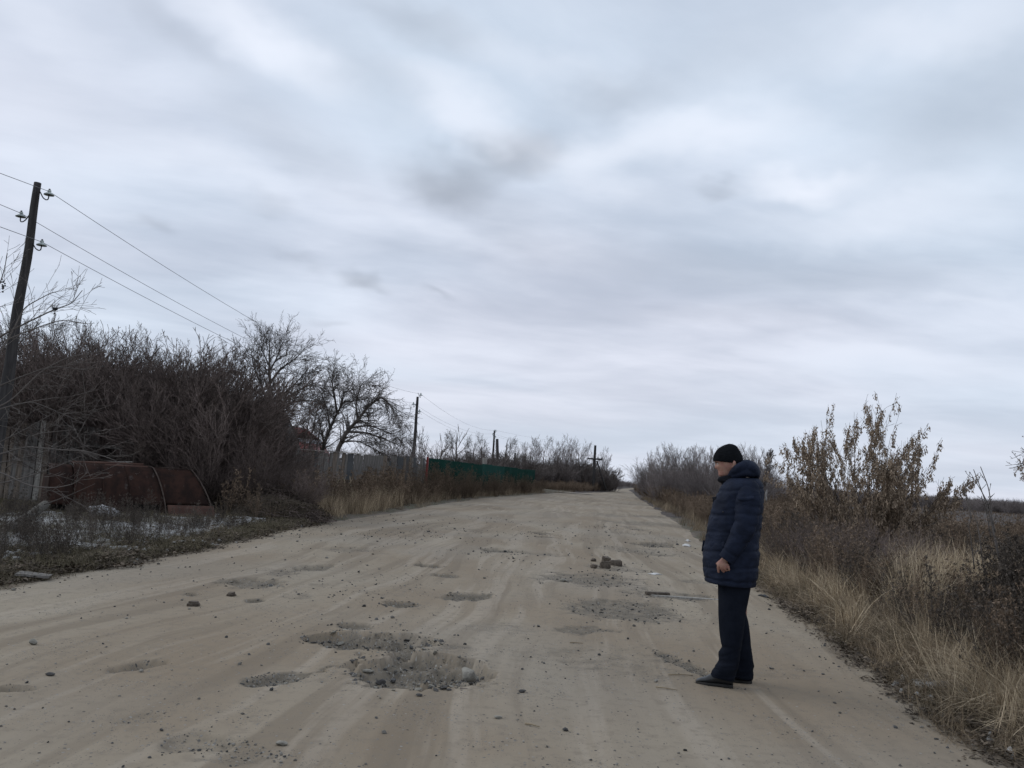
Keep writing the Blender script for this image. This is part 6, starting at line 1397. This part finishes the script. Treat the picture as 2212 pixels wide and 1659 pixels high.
c_ = mp(684, 474, -.125); me = rock_mesh('cord_stop', .007, 3, M['paper'], 2, (1.3, 1, .8)); link('cord_stop', me, None, man, c_)
# --- trousers
def tr_d(seed):
    def f_(Y, f, p_):
        low = sst(Y, 2250, 2450); return .004*float(fbm(f*5+seed, Y*.004, 2, 3))+low*.010*float(fbm(f*3+seed, Y*.020+f*2, 4, 3))
    return f_
tn = loft_rows('trouser_leg', [(1480, 500, 1480, 850, .135, -.06), (1600, 480, 1600, 850, .12, -.075), (1690, 487, 1690, 846, .108, -.09), (1850, 490, 1850, 818, .100, -.10), (1990, 493, 1990, 790, .095, -.105), (2150, 500, 2150, 772, .092, -.107), (2280, 516, 2280, 754, .090, -.108), (2335, 527, 2335, 745, .088, -.108), (2385, 505, 2385, 735, .089, -.108), (2430, 495, 2440, 728, .090, -.108), (2500, 492, 2520, 716, .090, -.108), (2545, 458, 2575, 706, .090, -.108), (2575, 446, 2620, 692, .088, -.108), (2610, 420, 2665, 676, .080, -.108), (2648, 408, 2712, 664, .070, -.108), (2650, 420, 2712, 655, .055, -.108)], M['trousers'], e=.92, n=48, sub=110, disp=tr_d(1), cap=True)
tf = loft_rows('trouser_leg', [(1480, 540, 1480, 870, .135, .06), (1600, 520, 1600, 862, .12, .075), (1690, 540, 1690, 846, .105, .09), (1850, 560, 1850, 815, .098, .10), (1960, 575, 1960, 796, .095, .105), (2060, 590, 2060, 818, .092, .107), (2200, 610, 2200, 838, .090, .108), (2350, 620, 2350, 850, .088, .108), (2450, 628, 2450, 862, .088, .108), (2540, 615, 2540, 874, .088, .108), (2620, 610, 2630, 874, .082, .108), (2650, 620, 2700, 863, .072, .108), (2655, 630, 2702, 850, .055, .108)], M['trousers'], e=.92, n=48, sub=90, disp=tr_d(7), cap=True)
link('trouser_leg', join('trouser_leg', [tn], M['trousers']), None, man, None); link('trouser_leg', join('trouser_leg', [tf], M['trousers']), None, man)
# --- shoes
def shoe(dX, yo, dYp):
    R3 = []; S3 = []; rows = [(246, 2716, 2736, .012), (252, 2704, 2742, .024), (268, 2696, 2750, .034), (300, 2690, 2757, .043), (350, 2680, 2764, .048), (400, 2654, 2770, .048), (450, 2630, 2774, .044), (520, 2604, 2778, .040), (590, 2594, 2782, .038), (635, 2600, 2785, .035), (655, 2630, 2784, .024)]
    e = empty('shoe', (0, 0, 0)); e.parent = man
    for X, yt, yb, b in rows:
        x_ = mp(X+dX, 2740, yo)[0]; z0 = mp(X+dX, yb+dYp, yo)[2]; zt_ = mp(X+dX, yt+dYp, yo)[2]-z0; z0 = .022
        R3.append([(x_, yo+b*math.copysign(abs(math.cos(t_))**.8, math.cos(t_)), z0+(zt_-.02)*(.5+.5*math.copysign(abs(math.sin(t_))**(.7 if math.sin(t_) < 0 else 1.2), math.sin(t_)))) for t_ in np.linspace(0, 2*math.pi, 25)[:-1]])
        hs = .024 if X > 520 else .017; zb = .0 if X > 520 or 270 < X < 460 else .004
        S3.append([(x_, yo+(b+.004)*c_, z_) for c_, z_ in ((-1, zb), (1, zb), (1, .024), (-1, .024))])
    link('upper', ring_loft('upper', R3, M['leather']), None, e); link('sole', ring_loft('sole', S3, M['sole'], smooth=False), None, e)
shoe(0, -.108, 0); shoe(205, .108, -68)
print('script seconds', round(time.time()-T0, 1))
